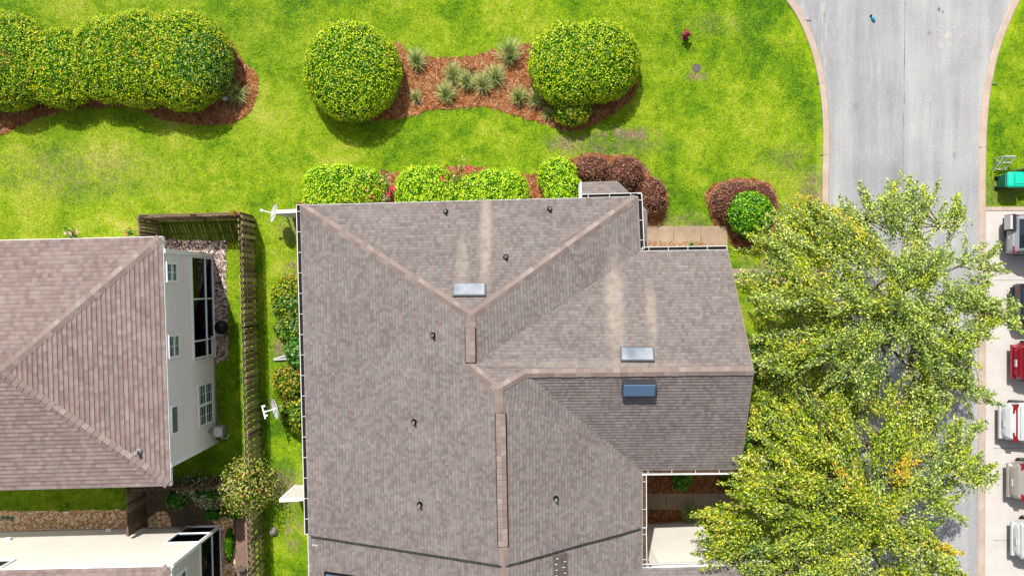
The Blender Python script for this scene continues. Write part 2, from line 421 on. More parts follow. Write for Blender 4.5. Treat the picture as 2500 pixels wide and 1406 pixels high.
M['darkleaf'] = leaf_mat('dark_shrub_leaf', G_((0, (22, 70, 18)), (.4, (56, 112, 36)), (.75, (104, 150, 64)), (1, (170, 196, 130))), .25)
M['mixleaf'] = leaf_mat('mixed_shrub_leaf', G_((0, (26, 62, 10)), (.35, (72, 108, 12)), (.65, (138, 156, 18)), (.9, (198, 196, 40)), (1, (208, 150, 50))), .4)
M['orangeleaf'] = leaf_mat('orange_tinged_leaf', G_((0, (34, 70, 12)), (.4, (88, 120, 20)), (.7, (160, 164, 36)), (.88, (204, 164, 52)), (1, (206, 100, 54))), .35)
M['vineleaf'] = leaf_mat('speckled_shrub_leaf', G_((0, (50, 84, 18)), (.3, (98, 130, 34)), (.6, (164, 176, 50)), (.88, (222, 220, 140)), (.95, (226, 170, 110)), (1, (200, 90, 78))), .35)
M['greyleaf'] = leaf_mat('grey_green_leaf', G_((0, (52, 76, 40)), (.4, (104, 124, 78)), (.75, (160, 170, 120)), (1, (216, 210, 176))), .3)
M['treeleaf'] = leaf_mat('tree_leaf', T_((0, (40, 74, 14)), (.25, (84, 116, 18)), (.5, (136, 160, 24)), (.74, (180, 190, 40)), (.95, (206, 208, 66)), (1, (220, 190, 70))), .4, .8, .42, .42, .45)
M['treeleafcool'] = leaf_mat('tree_leaf_cool', T_((0, (52, 84, 36)), (.3, (94, 124, 46)), (.6, (142, 162, 68)), (.85, (186, 202, 84)), (1, (214, 216, 120))), .4, .8, .38, .4, .5)
M['treeleafgold'] = leaf_mat('tree_leaf_gold', T_((0, (96, 116, 14)), (.35, (160, 166, 22)), (.7, (212, 192, 40)), (1, (226, 162, 56))), .3, .8, .4, .45, .4)
M['grassblade'] = leaf_mat('ornamental_blade', G_((0, (78, 104, 36)), (.35, (124, 146, 66)), (.7, (168, 180, 104)), (1, (208, 206, 150))), .15, rough=.6)
M['redflower'] = leaf_mat('red_blossom', G_((0, (216, 40, 40)), (.5, (226, 20, 90)), (1, (236, 60, 130))), .2)
M['pinkflower'] = leaf_mat('pink_blossom', G_((0, (226, 130, 150)), (1, (244, 206, 214))), .2)
M['orangeflower'] = leaf_mat('orange_blossom', G_((0, (236, 110, 50)), (1, (240, 160, 90))), .2)
M['twig'] = mottled('brown_twig', C(96, 74, 56), C(146, 118, 92), 5, .9)

# ------------------------------------------------------------------ ground, road, kerbs, beds
m = MB(); m.poly([(-140, -140, 0), (140, -140, 0), (140, 140, 0), (-140, 140, 0)])
struct(obj('lawn', m, M['lawn']))

# mown grass: short blades over every piece of lawn in view (the beds, walks and houses are kept clear)
MULCH = []
BARE = []      # outlines in world metres that carry no grass, filled in below
def grass_blades():
    me = bpy.data.meshes.new('grass')
    n = 760000
    x = rng.uniform(-24.8, 24.8, n); y = rng.uniform(-14.2, 14.2, n)
    keep = np.ones(n, bool)
    for P in BARE:
        P = np.array(P); lo, hi = P.min(0), P.max(0)
        i = np.where(keep & (x > lo[0]) & (x < hi[0]) & (y > lo[1]) & (y < hi[1]))[0]
        c = np.zeros(len(i), bool); px, py = x[i], y[i]
        for k in range(len(P)):
            a, b = P[k - 1], P[k]
            if a[1] == b[1]: continue
            c ^= ((a[1] > py) != (b[1] > py)) & (px < (b[0] - a[0]) * (py - a[1]) / (b[1] - a[1]) + a[0])
        keep[i[c]] = False
    x, y = x[keep], y[keep]; n = len(x)
    an = rng.uniform(0, 2 * np.pi, n); ln = rng.uniform(.03, .085, n); lean = rng.uniform(.7, 1.6, n); w = rng.uniform(.01, .02, n)
    dx, dy = np.cos(an), np.sin(an)
    V = np.empty((n, 3, 3))
    V[:, 0] = np.stack([x - dy * w, y + dx * w, np.zeros(n)], 1); V[:, 1] = np.stack([x + dy * w, y - dx * w, np.zeros(n)], 1)
    V[:, 2] = np.stack([x + dx * ln * lean, y + dy * ln * lean, ln * .5], 1)
    me.vertices.add(3 * n); me.vertices.foreach_set('co', V.ravel())
    me.loops.add(3 * n); me.loops.foreach_set('vertex_index', np.arange(3 * n, dtype=np.int32))
    me.polygons.add(n); me.polygons.foreach_set('loop_start', (np.arange(n) * 3).astype(np.int32)); me.polygons.foreach_set('loop_total', np.full(n, 3, np.int32))
    me.materials.append(M['blade']); me.update(calc_edges=True)
    o = bpy.data.objects.new('grass', me); COL.objects.link(o); o['kind'] = 'stuff'; return o

LK = [(1848, -90), (1885, -45), (1917, 0), (1945, 42), (1968, 92), (1985, 142), (1998, 202), (2006, 262), (2009, 330), (2008, 400), (2007, 500), (2009, 900), (2011, 1406), (2014, 1900)]
RK = [(2560, -90), (2516, -45), (2490, 0), (2462, 60), (2440, 120), (2425, 180), (2414, 245), (2408, 320), (2406, 400), (2405, 508), (2405, 900), (2403, 1406), (2401, 1900)]
def dense(pts, k=5):
    out = []
    for i in range(len(pts) - 1):
        p0 = pts[max(i - 1, 0)]; p1 = pts[i]; p2 = pts[i + 1]; p3 = pts[min(i + 2, len(pts) - 1)]
        for j in range(k):
            t = j / k
            out.append(tuple(.5 * ((2 * p1[a]) + (-p0[a] + p2[a]) * t + (2 * p0[a] - 5 * p1[a] + 4 * p2[a] - p3[a]) * t * t + (-p0[a] + 3 * p1[a] - 3 * p2[a] + p3[a]) * t ** 3) for a in (0, 1)))
    out.append(pts[-1]); return [tuple(W(x, y)[:2]) for x, y in out]
LKd, RKd = dense(LK), dense(RK)
m = MB()
ys = sorted(set([p[1] for p in LKd] + [p[1] for p in RKd]))
def xat(pl, y):
    for a, b in zip(pl[:-1], pl[1:]):
        if min(a[1], b[1]) <= y <= max(a[1], b[1]):
            t = (y - a[1]) / (b[1] - a[1]) if abs(b[1] - a[1]) > 1e-9 else 0
            return a[0] + (b[0] - a[0]) * t
    return pl[0][0] if y > pl[0][1] else pl[-1][0]
for a, b in zip(ys[:-1], ys[1:]):
    m.poly([(xat(LKd, a) + .1, a, .006), (xat(RKd, a) - .1, a, .006), (xat(RKd, b) - .1, b, .006), (xat(LKd, b) + .1, b, .006)])
m.box(-0, 140, W(0, -90).y - .02, 60, -.5, .005)
struct(obj('road', m, M['asphalt']))
# lengthwise seam and thin cracks of the road
s_ = NT('sealed_crack'); M['crack'] = s_.done(s_.ramp(s_.noise(s_.pos(), 4, 3), [(.35, C(120, 120, 124)), (.65, C(178, 178, 182))]), .9)
m = MB()
def crack(pts, w):
    q = [W(x, y) for x, y in pts]
    for a, b in zip(q[:-1], q[1:]):
        d = (b - a).normalized(); n = Vector((-d.y, d.x, 0)) * w * R_.uniform(.6, 1.2)
        m.poly([(a - n).to_tuple()[:2] + (.0095,), (b - n).to_tuple()[:2] + (.0095,), (b + n).to_tuple()[:2] + (.0095,), (a + n).to_tuple()[:2] + (.0095,)][::1])
crack([(2210 - y * .012 + R_.uniform(-.8, .8), y) for y in range(-60, 1500, 24)], .016)
crack([(2272 + R_.uniform(-1, 1), y) for y in range(250, 330, 14)], .008)
crack([(2012 + R_.uniform(-.5, .5), y) for y in range(0, 90, 14)], .012)
struct(obj('road_seam', m, M['crack']))
def kerb(pl, side, w=.33, split=None):
    m = MB()
    nrm = []
    for i, p in enumerate(pl):
        a = Vector(pl[max(i - 1, 0)]); b = Vector(pl[min(i + 1, len(pl) - 1)]); d = (b - a).normalized()
        nrm.append(Vector((-d.y, d.x)) * side)
    rings = []
    for p, n in zip(pl, nrm):
        p = Vector(p); q = p + n * w
        rings.append([(p.x, p.y, -.1), (p.x, p.y, .055), (p.x + n.x * .05, p.y + n.y * .05, .075), (q.x - n.x * .06, q.y - n.y * .06, .07), (q.x, q.y, .02), (q.x, q.y, -.1)])
    m.loft(rings, False, 0, False)
    return m
struct(obj('kerb_west', kerb(LKd, 1), M['kerb']))
struct(obj('kerb_east', kerb(RKd, -1), M['kerb']))
m = MB()
for x, y, side in ((1968, 50, 0), (2000, 204, 0), (2008, 378, 0), (2432, 205, 1), (2405, 360, 1)):
    p = W(x, y); m.box(p.x - (.16 if not side else .3), p.x + (.22 if not side else .05), p.y - .012, p.y + .012, .05, .0785)
struct(obj('kerb_joint', m, M['crack']))
# parking apron on the right, edged with a flush concrete band
m = MB(); a, b = W(2405, 514), W(2405, 1900)
m.poly([(a.x - .02, b.y, .012), (40, b.y, .012), (40, a.y, .012), (a.x - .02, a.y, .012)])
struct(obj('parking_apron', m, M['apron']))
m = MB(); m.box(a.x, 40, a.y, a.y + .17, -.1, .05); struct(obj('apron_kerb', m, M['kerb']))
m = MB()
for y in (684, 1094, 1318):
    p = W(2405, y); m.box(p.x + .4, 40, p.y - .012, p.y + .012, .0, .0165)
struct(obj('apron_joint', m, M['crack']))

sheet('mulch_bed', [(500, 62), (530, 72), (556, 92), (578, 128), (600, 160), (624, 180), (630, 205), (624, 240), (610, 270), (580, 295), (520, 306), (450, 302), (390, 288), (340, 268), (300, 260), (235, 262), (180, 266), (100, 285), (45, 310), (-40, 345), (-300, 400), (-300, 100), (60, 90), (300, 90)], .03, M['mulch'], thick=.05)
sheet('mulch_bed', [(962, 106), (985, 122), (1005, 132), (1045, 140), (1090, 143), (1150, 139), (1200, 126), (1240, 117), (1300, 106), (1400, 90), (1530, 120), (1556, 190), (1548, 232), (1518, 262), (1470, 292), (1430, 312), (1390, 321), (1350, 310), (1300, 294), (1255, 280), (1190, 262), (1120, 264), (1060, 268), (1000, 282), (940, 292), (880, 294), (830, 270), (880, 150)], .03, M['mulch'], thick=.05)
sheet('mulch_bed', [(745, 500), (760, 425), (850, 412), (935, 418), (965, 424), (1050, 410), (1150, 408), (1220, 420), (1300, 428), (1330, 400), (1395, 388), (1440, 374), (1480, 378), (1540, 384), (1575, 410), (1600, 440), (1625, 470), (1628, 510), (1612, 545), (1590, 560), (1400, 640), (1000, 640), (745, 640)], .03, M['mulch'], thick=.05)
sheet('mulch_bed', [(1722, 485), (1738, 455), (1780, 438), (1830, 436), (1875, 450), (1896, 490), (1894, 550), (1872, 590), (1830, 606), (1792, 604), (1772, 575), (1745, 545)], .03, M['mulch'], thick=.05)
sheet('mulch_bed', [(1560, 592), (1640, 590), (1710, 594), (1724, 606), (1700, 640), (1560, 640)], .03, M['mulch'], thick=.05)
sheet('mulch_bed', [(1520, 1110), (1760, 1100), (1800, 1150), (1790, 1200), (1770, 1290), (1740, 1330), (1520, 1330)], .03, M['mulch'], thick=.05)
if False: sheet('mulch_bed', [(672, 690), (700, 670), (800, 680), (800, 1060), (735, 1060), (690, 1000), (684, 880), (680, 780)], .025, M['mulch'], thick=.05)
sheet('mulch_bed', [(725, 505), (740, 492), (800, 500), (800, 540), (730, 520)], .025, M['mulch'], thick=.05)
sheet('gravel_bed', [(380, 588), (470, 588), (546, 587), (552, 600), (554, 700), (556, 800), (558, 870), (548, 880), (500, 882), (480, 700), (380, 640)], .03, M['river'], thick=.05, jit=.05)
sheet('gravel_bed', [(-80, 1252), (60, 1248), (200, 1246), (300, 1242), (330, 1246), (335, 1300), (-80, 1300)], .03, M['tanrock'], thick=.05, jit=.07)
sheet('gravel_bed', [(366, 1262), (395, 1246), (412, 1258), (420, 1285), (440, 1300), (350, 1300)], .03, M['tanrock'], thick=.05, jit=.05)
sheet('gravel_bed', [(505, 1250), (560, 1255), (572, 1290), (575, 1340), (600, 1380), (612, 1420), (540, 1420), (534, 1300)], .03, M['tanrock'], thick=.05, jit=.05)
sheet('soil_bed', [(345, 1196), (480, 1200), (600, 1200), (612, 1260), (614, 1420), (520, 1420), (520, 1300), (345, 1300)], .012, mottled('dark_soil', C(88, 76, 60), C(140, 120, 92), 3, .95, .5, fine=14), jit=.02)
sheet('brick_path', [(578, 1262), (606, 1262), (610, 1420), (574, 1420)], .036, M['brickpath'], smooth=False, thick=.05)
sheet('ground_cover', [(380, 536), (572, 532), (575, 590), (540, 588), (470, 588), (380, 590)], .012, mottled('dark_ground_cover', C(60, 84, 22), C(128, 140, 40), 2.5, .95, .6, fine=12), jit=.03)
def straw():
    n = 0; V = []; Fc = []
    for P in MULCH:
        A_ = np.array(P); lo, hi = A_.min(0), A_.max(0); lo = np.maximum(lo, (-24.5, -14)); hi = np.minimum(hi, (24.5, 14))
        if (hi <= lo).any(): continue
        for _ in range(int((hi[0] - lo[0]) * (hi[1] - lo[1]) * 360)):
            x, y = R_.uniform(lo[0] - .05, hi[0] + .05), R_.uniform(lo[1] - .05, hi[1] + .05)
            j = R_.uniform(0, 6.28); d_ = R_.uniform(0, .09)
            if any(q[0] < x < q[2] and q[1] < y < q[3] for q in WALKS) or not in_poly(x + math.cos(j) * d_, y + math.sin(j) * d_, P): continue
            a = R_.uniform(0, 3.14); l = R_.uniform(.05, .13); w = R_.uniform(.007, .014); z = .035 + R_.uniform(0, .03); dz = R_.uniform(-.015, .02)
            c, s_ = math.cos(a), math.sin(a); k = len(V)
            V += [(x - c * l - s_ * w, y - s_ * l + c * w, z), (x - c * l + s_ * w, y - s_ * l - c * w, z), (x + c * l + s_ * w, y + s_ * l - c * w, z + dz), (x + c * l - s_ * w, y + s_ * l + c * w, z + dz)]
            Fc.append((k, k + 1, k + 2, k + 3))
    me = bpy.data.meshes.new('pine_straw'); me.from_pydata(V, [], Fc); me.materials.append(M['straw']); me.update()
    o = bpy.data.objects.new('pine_straw', me); COL.objects.link(o); o['kind'] = 'stuff'
def in_poly(x, y, P):
    c = False
    for i in range(len(P)):
        a, b = P[i - 1], P[i]
        if (a[1] > y) != (b[1] > y) and x < (b[0] - a[0]) * (y - a[1]) / (b[1] - a[1]) + a[0]: c = not c
    return c
M['straw'] = island_mat('pine_straw', [(0, C(100, 56, 34)), (.3, C(170, 100, 58)), (.68, C(206, 136, 86)), (.93, C(232, 182, 132)), (1, C(240, 214, 182))], .9, .1)
WALKS = []
for x0_, y0_, x1_, y1_ in ((1480, 552, 1776, 588), (1500, 1203, 1900, 1243)):
    a, b = W(x0_, y0_), W(x1_, y1_); WALKS.append((a.x - .05, b.y - .05, b.x + .05, a.y + .05))
straw()
# concrete walks with joints
def walk(x0, y0, x1, y1, joints, vertical=True):
    a, b = W(x0, y0), W(x1, y1); m = MB(); BARE.append([(a.x, a.y), (b.x, a.y), (b.x, b.y), (a.x, b.y)])
    ts = [0] + list(joints) + [1]
    for t0, t1 in zip(ts[:-1], ts[1:]):
        if vertical: m.box(a.x + (b.x - a.x) * t0 + .012, a.x + (b.x - a.x) * t1 - .012, b.y, a.y, -.05, .05)
        else: m.box(a.x, b.x, a.y + (b.y - a.y) * t1 + .012, a.y + (b.y - a.y) * t0 - .012, -.05, .05)
    return struct(obj('concrete_walk', m, M['slab']))
walk(1480, 552, 1776, 622, [.33, .555, .778])
walk(1500, 1203, 1900, 1243, [.14, .315, .475, .64, .82])
walk(1775, 656, 2004, 692, [.35, .7])

# ------------------------------------------------------------------ shingle roofs built course by course
class Roof:
    def __init__(s): s.tris = []; s.mb = MB()
    def face(s, tris, e0, e1, exposure, step=.022):
        """tris: list of 3 world points; e0-e1 the eave; courses run parallel to the eave"""
        d = Vector((e1.x - e0.x, e1.y - e0.y)).normalized(); n = Vector((-d.y, d.x))
        cen = sum((p for t in tris for p in t), Vector()) / (3 * len(tris))
        if (Vector((cen.x, cen.y)) - Vector((e0.x, e0.y))).dot(n) < 0: n = -n
        for t in tris:
            t = [Vector(p) for p in t]
            nr = (t[1] - t[0]).cross(t[2] - t[0])
            if nr.z < 0: t = [t[0], t[2], t[1]]; nr = -nr
            nr.normalize(); s.tris.append((t, nr))
            sl = math.sqrt(1 + (Vector((nr.x, nr.y)).length / nr.z) ** 2)
            ex = exposure / sl
            P = [((p.x - e0.x) * d.x + (p.y - e0.y) * d.y, (p.x - e0.x) * n.x + (p.y - e0.y) * n.y) for p in t]
            vmin, vmax = min(q[1] for q in P), max(q[1] for q in P)
            for k in range(math.floor(vmin / ex), math.floor(vmax / ex) + 1):
                a, b = k * ex, (k + 1) * ex
                poly = clip(clip(P, a, 1), b, -1)
                if len(poly) < 3: continue
                ar = sum(poly[i - 1][0] * poly[i][1] - poly[i][0] * poly[i - 1][1] for i in range(len(poly)))
                if abs(ar) < 1e-5: continue
                def w3(q, lift):
                    x = e0.x + d.x * q[0] + n.x * q[1]; y = e0.y + d.y * q[0] + n.y * q[1]
                    z = t[0].z - ((x - t[0].x) * nr.x + (y - t[0].y) * nr.y) / nr.z
                    return (x, y, z + lift)
                up = [w3(q, step * (1 - (q[1] - a) / ex)) for q in poly]
                uv = [(q[0], q[1] * sl + .01) for q in poly]
                nn = (Vector(up[1]) - Vector(up[0])).cross(Vector(up[2]) - Vector(up[0]))
                if nn.z < 0: up = up[::-1]; uv = uv[::-1]; poly = poly[::-1]
                s.mb.poly(up, uv)
                for i in range(len(poly)):      # the butt edge of the course
                    q, r = poly[i - 1], poly[i]
                    if abs(q[1] - a) < 1e-5 and abs(r[1] - a) < 1e-5:
                        s.mb.poly([w3(q, -.01), w3(r, -.01), w3(r, step), w3(q, step)], [(q[0], a * sl + .01), (r[0], a * sl + .01), (r[0], a * sl + .01), (q[0], a * sl + .01)])
    def z(s, x, y):
        best = None
        for t, nr in s.tris:
            ok = True
            for i in range(3):
                p, q = t[i], t[(i + 1) % 3]
                if (q.x - p.x) * (y - p.y) - (q.y - p.y) * (x - p.x) < -1e-3: ok = False; break
            if ok:
                zz = t[0].z - ((x - t[0].x) * nr.x + (y - t[0].y) * nr.y) / nr.z
                if best is None or zz > best[0]: best = (zz, nr)
        return best
    def at(s, px, py, h=6.5):
        nr = Vector((0, 0, 1))
        for _ in range(10):
            p = W(px, py, h); r = s.z(p.x, p.y)
            if r is None: break
            h, nr = r
        return W(px, py, h), nr
def clip(P, v, sg):
    out = []
    for i in range(len(P)):
        a, b = P[i - 1], P[i]
        da, db = (a[1] - v) * sg, (b[1] - v) * sg
        if (da >= 0) != (db >= 0):
            t = da / (da - db); out.append((a[0] + (b[0] - a[0]) * t, v))
        if db >= 0: out.append(b)
    return out
def cap_line(m, p0, p1, w=.165, seg=.27, lift=.05, drop=.07, up=True):
    """overlapping ridge cap shingles from p0 (low) to p1"""
    d = p1 - p0; ln = d.length; d.normalize()
    if p1.z - p0.z > .4: p0 = p0 + d * .13; ln -= .13
    s = Vector((-d.y, d.x, 0)).normalized(); k = max(1, int(ln / seg))
    for i in range(k):
        a = p0 + d * (ln * i / k - .03); b = p0 + d * (ln * (i + 1) / k + .03)
        za, zb = lift + .02, lift
        j = R_.uniform(-.01, .01)
        for sg in (1, -1):
            q = [a + s * sg * (w + j) + Vector((0, 0, za - drop)), b + s * sg * (w + j) + Vector((0, 0, zb - drop)), b + Vector((0, 0, zb)), a + Vector((0, 0, za))]
            if sg > 0: q = q[::-1]
            m.poly(q)
        m.poly([a + s * (w + j) + Vector((0, 0, za - drop)), a + Vector((0, 0, za)), a - s * (w + j) + Vector((0, 0, za - drop)), a - s * (w - .02) + Vector((0, 0, za - drop - .05)), a + Vector((0, 0, za - .05)), a + s * (w - .02) + Vector((0, 0, za - drop - .05))])

def lapwall(m, p0, d, n, s0, s1, z0, z1, course=.19, lap=.022):
    k = max(1, round((z1 - z0) / course)); h = (z1 - z0) / k
    def pt(s, o, z): return (p0.x + d.x * s + n.x * o, p0.y + d.y * s + n.y * o, z)
    flip = (d.x * n.y - d.y * n.x) > 0
    for i in range(k):
        a, b = z0 + i * h, z0 + (i + 1) * h
        q = [pt(s0, lap, a), pt(s1, lap, a), pt(s1, 0, b), pt(s0, 0, b)]
        r = [pt(s0, 0, a), pt(s1, 0, a), pt(s1, lap, a), pt(s0, lap, a)]
        for f in (q, r): m.poly(f[::-1] if flip else f)
def wall_axis(base0, base1, outward):
    d = (base1 - base0); d.z = 0; ln = d.length; d.normalize(); n = Vector((-d.y, d.x, 0))
    if n.dot(outward) < 0: n = -n
    return d, n, ln
def wallpx(px, py, p0, d, n):
    v = Vector((px - 1250, -(py - 703), 0)); k = n.dot(p0) / n.dot(v)
    p = v * k; return (p - p0).dot(d), H - k * F
def window(parent, p0, d, n, s0, s1, z0, z1, cols=3, rows=3, split='v', pane='pane', fw=.09, grid=True):
    m = MB()
    for a, b, c, e in ((s0, s0 + fw, z0, z1), (s1 - fw, s1, z0, z1), (s0 + fw, s1 - fw, z0, z0 + fw), (s0 + fw, s1 - fw, z1 - fw, z1)):
        m.obox(p0, d, n, a, b, -.02, .07, c, e)
    mid = (s0 + s1) / 2; mz = (z0 + z1) / 2
    if split == 'v': m.obox(p0, d, n, mid - .04, mid + .04, -.02, .06, z0 + fw, z1 - fw)
    if split == 'h': m.obox(p0, d, n, s0 + fw, s1 - fw, -.02, .06, mz - .04, mz + .04)
    if split == 'x':
        m.obox(p0, d, n, mid - .06, mid + .06, -.02, .066, z0 + fw, z1 - fw)
        m.obox(p0, d, n, s0 + fw, mid - .06, -.02, .06, mz - .04, mz + .04); m.obox(p0, d, n, mid + .06, s1 - fw, -.02, .06, mz - .04, mz + .04)
    f = obj('window', m, M['white'], parent)
    m = MB(); m.obox(p0, d, n, s0 + fw * .6, s1 - fw * .6, -.03, .031, z0 + fw * .6, z1 - fw * .6); obj('pane', m, M[pane], f)
    if grid:
        m = MB()
        for i in range(1, cols):
            s = s0 + (s1 - s0) * i / cols
            if abs(s - mid) > .05 or split == 'h': m.obox(p0, d, n, s - .011, s + .011, -.02, .04, z0 + fw, z1 - fw)
        for i in range(1, rows):
            z = z0 + (z1 - z0) * i / rows
            if not (split in 'hx' and abs(z - mz) < .05): m.obox(p0, d, n, s0 + fw, s1 - fw, -.02, .0385, z - .011, z + .011)
        if m.v: obj('muntin', m, M['white'], f)
    return f
def gutter(parent, p0, p1, out, z, w=.15, hang=.85, lipmat='gutter', fill='litter', start=.25, lip=.027):
    d = Vector((p1.x - p0.x, p1.y - p0.y, 0)); ln = d.length; d.normalize(); n = Vector((-d.y, d.x, 0))
    if n.dot(out) < 0: n = -n
    m = MB(); m.obox(p0, d, n, 0, ln, w, w + lip, z - .13, z + .015)
    m.obox(p0, d, n, 0, ln, -.02, w, z - .13, z - .11)
    m.obox(p0, d, n, -.02, 0, -.02, w + lip, z - .13, z + .012); m.obox(p0, d, n, ln, ln + .02, -.02, w + lip, z - .13, z + .012)
    g = obj('gutter', m, M[lipmat], parent)
    m = MB(); m.obox(p0, d, n, .002, ln - .002, -.015, w - .002, z - .11, z - .06); obj('leaf_litter', m, M[fill], g)
    if hang:
        m = None; s = start; first = None
        while s < ln - .1:
            if first is None:
                m = MB(); m.obox(p0, d, n, s - .01, s + .01, -.03, w, z - .02, z + .012)
                first = obj('hanger', m, M[lipmat], g)
            else:
                c = first.copy(); COL.objects.link(c); c.parent = g; c.location = first.location + d * (s - s_first)
            if s == start: s_first = s
            s += hang
    return g

# ------------------------------------------------------------------ the main townhouse
HE = 5.6
A, B = W(733, 501, HE), W(1557, 480, HE)
J1, J2, J3 = W(1150, 770, 7.62), W(1149, 893, 7.62), W(1217, 950, 7.93)
V1, G1 = W(1563, 613, HE), W(1774, 610, HE)
RR, RL = W(1838, 905, 7.66), W(1283, 911, 7.66)
G2, V2 = W(1805, 1146, HE), W(1568, 1148, HE)
V3, G3 = W(1569, 1386, HE), W(1880, 1378, HE)
E2, W2 = W(1240, 1700, 7.93), W(764, 1700, HE)
VB, RB = W(1300, 1700, 7.66), W(1960, 1690, 7.66)
house = thing('townhouse', 'large brown shingled townhouse with skylights and a cross gable beside the road', 'house', (0, -4, 0))
rf = Roof(); EXP = .135
rf.face([(A, B, J1)], A, B, EXP)
rf.face([(A, J1, J2), (A, J2, J3), (A, J3, E2), (A, E2, W2)], A, W2, EXP)
rf.face([(J1, B, V1), (J1, V1, J2)], B, V1, EXP)
rf.face([(J2, V1, G1), (J2, G1, RR), (J2, RR, RL), (J2, RL, J3)], V1, G1, EXP)
rf.face([(RL, RR, G2), (RL, G2, V2)], V2, G2, EXP)
rf.face([(J3, RL, V2), (J3, V2, V3), (J3, V3, VB), (J3, VB, E2)], V2, V3, EXP)
rf.face([(V3, G3, RB), (V3, RB, VB)], V3, G3, EXP)
def wstreak(px, py, a, b, k=.8):
    p, _ = rf.at(px, py); return (p.x, p.y, a, b, k)
STR = [wstreak(1186, 580, .22, 1.9, .85), wstreak(1128, 640, .22, 1.0, .5), wstreak(1500, 740, .36, 1.9, .8), wstreak(1590, 770, .2, 1.2, .7), wstreak(1468, 890, 4, .18, .35)]
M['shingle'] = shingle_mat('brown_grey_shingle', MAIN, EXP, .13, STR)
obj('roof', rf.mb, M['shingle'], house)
for a, b in ((A, J1), (B, J1), (J1, J2), (J2, J3), (J3, RL), (RL, RR), (J3, E2), (VB, RB)): m = MB(); cap_line(m, a, b); obj('ridge_cap', m, M['cap'], house)
# walls under the eaves
def inset(pts, k):
    c = Vector((sum(p.x for p in pts), sum(p.y for p in pts), 0)) / len(pts)
    return [(p.x + (c.x - p.x) * 0, p.y) for p in pts]
m = MB()
iv = .45
fp = [(A.x + iv, A.y - iv), (B.x - iv, B.y - iv), (V1.x - iv, V1.y - iv), (V1.x - iv, V2.y + iv), (V2.x - iv, V2.y + iv), (V3.x - iv, V3.y - iv), (V3.x - iv, W2.y), (W2.x + iv, W2.y)]
m.prism(fp[::-1], 0, HE - .1)
m.prism([(V1.x - iv + .003, V2.y + iv), (G1.x - iv, V2.y + iv), (G1.x - iv, V1.y - iv), (V1.x - iv + .003, V1.y - iv)], 0, HE - .1)
gm = (V1.y + V2.y) / 2
m.hexa([(G1.x - iv - .2, V2.y + iv, HE - .1), (G1.x - iv, V2.y + iv, HE - .1), (G1.x - iv, V1.y - iv, HE - .1), (G1.x - iv - .2, V1.y - iv, HE - .1)],
       [(G1.x - iv - .2, gm - .15, 7.3), (G1.x - iv, gm - .15, 7.3), (G1.x - iv, gm + .15, 7.3), (G1.x - iv - .2, gm + .15, 7.3)])
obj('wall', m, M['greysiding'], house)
# the sunlit wall across the courtyard
n0, n1 = W(1556, 1279), W(1697, 1272)
d, n, ln = wall_axis(n0, n1, Vector((0, 1, 0)))
m = MB(); lapwall(m, n0, d, n, 0, ln, .25, HE - .05)
m.obox(n0, d, n, -.3, ln, -3, -.03, 0, HE - .05)
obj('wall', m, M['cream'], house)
m = MB(); m.obox(n0, d, n, ln - .02, ln + .12, -.1, .06, 0, HE - .06); obj('corner_board', m, M['white'], house)
m = MB(); m.obox(n0, d, n, -.3, ln - .03, -.02, .045, 0, .25); obj('foundation', m, M['kerb'], house)
# gable edge boards, fascia
def rake(m, a, b, w=.045, t=.16):
    d = (b - a).normalized(); s = Vector((d.y, -d.x, 0)).normalized()
    if s.x < 0: s = -s
    q = [a, b, b + s * w, a + s * w]
    m.hexa([p + Vector((0, 0, -t)) for p in q], [p + Vector((0, 0, .028)) for p in q])
m = MB(); rake(m, G1, RR); rake(m, RR, G2); obj('rake_board', m, M['litterbrown'] if False else M['cap'], house)
for a, b in ((A, B), (A, W2), (B, V1), (V1, G1), (V2, G2), (V2, V3), (V3, G3)):
    m = MB()
    dd = Vector((b.x - a.x, b.y - a.y, 0)); l_ = dd.length; dd.normalize(); nn = Vector((-dd.y, dd.x, 0))
    m.obox(a, dd, nn, 0, l_, -.012, .012, HE - .2, HE - .012); obj('fascia', m, M['white'], house)
# gutters
UPY = Vector((0, 1, 0)); DNY = Vector((0, -1, 0)); LX = Vector((-1, 0, 0)); RX = Vector((1, 0, 0))
t_ = (1303 - 501) / (1700 - 501)
A2 = A + (W2 - A) * t_
gutter(house, Vector((A.x - .01, A.y, 0)), Vector((A2.x - .01, A2.y, 0)), LX, HE, .13, .82)
gutter(house, Vector((A2.x - .01, A2.y - .1, 0)), Vector((W2.x - .01, W2.y, 0)), LX, HE - .03, .02, .9)
bx = A + (B - A) * ((1421 - 733) / 824)
gutter(house, Vector((bx.x, bx.y + .01, 0)), Vector((B.x + .14, B.y + .01, 0)), UPY, HE, .12, .85)
gutter(house, Vector((B.x + .02, B.y + .1, 0)), Vector((V1.x + .02, V1.y + .1, 0)), RX, HE, .13, .8)
gutter(house, Vector((V1.x + .1, V1.y + .01, 0)), Vector((G1.x, G1.y + .01, 0)), UPY, HE, .13, .78)
gutter(house, Vector((V2.x - .02, V2.y - .01, 0)), Vector((G2.x, G2.y - .01, 0)), DNY, HE, .12, .95, fill='litterbrown', lip=.055)
gutter(house, Vector((V2.x + .02, V2.y - .2, 0)), Vector((V2.x + .03, W(0, 1287, HE).y, 0)), RX, HE, .13, 1.1, fill='litterbrown')
gutter(house, Vector((V3.x + .02, W(0, 1289, HE).y, 0)), Vector((V3.x + .05, V3.y + .04, 0)), RX, HE, .11, 1.0, fill='litterbrown')
gutter(house, Vector((V3.x + .0, V3.y + .01, 0)), Vector((G3.x, G3.y + .01, 0)), UPY, HE, .12, .95, fill='litterbrown')
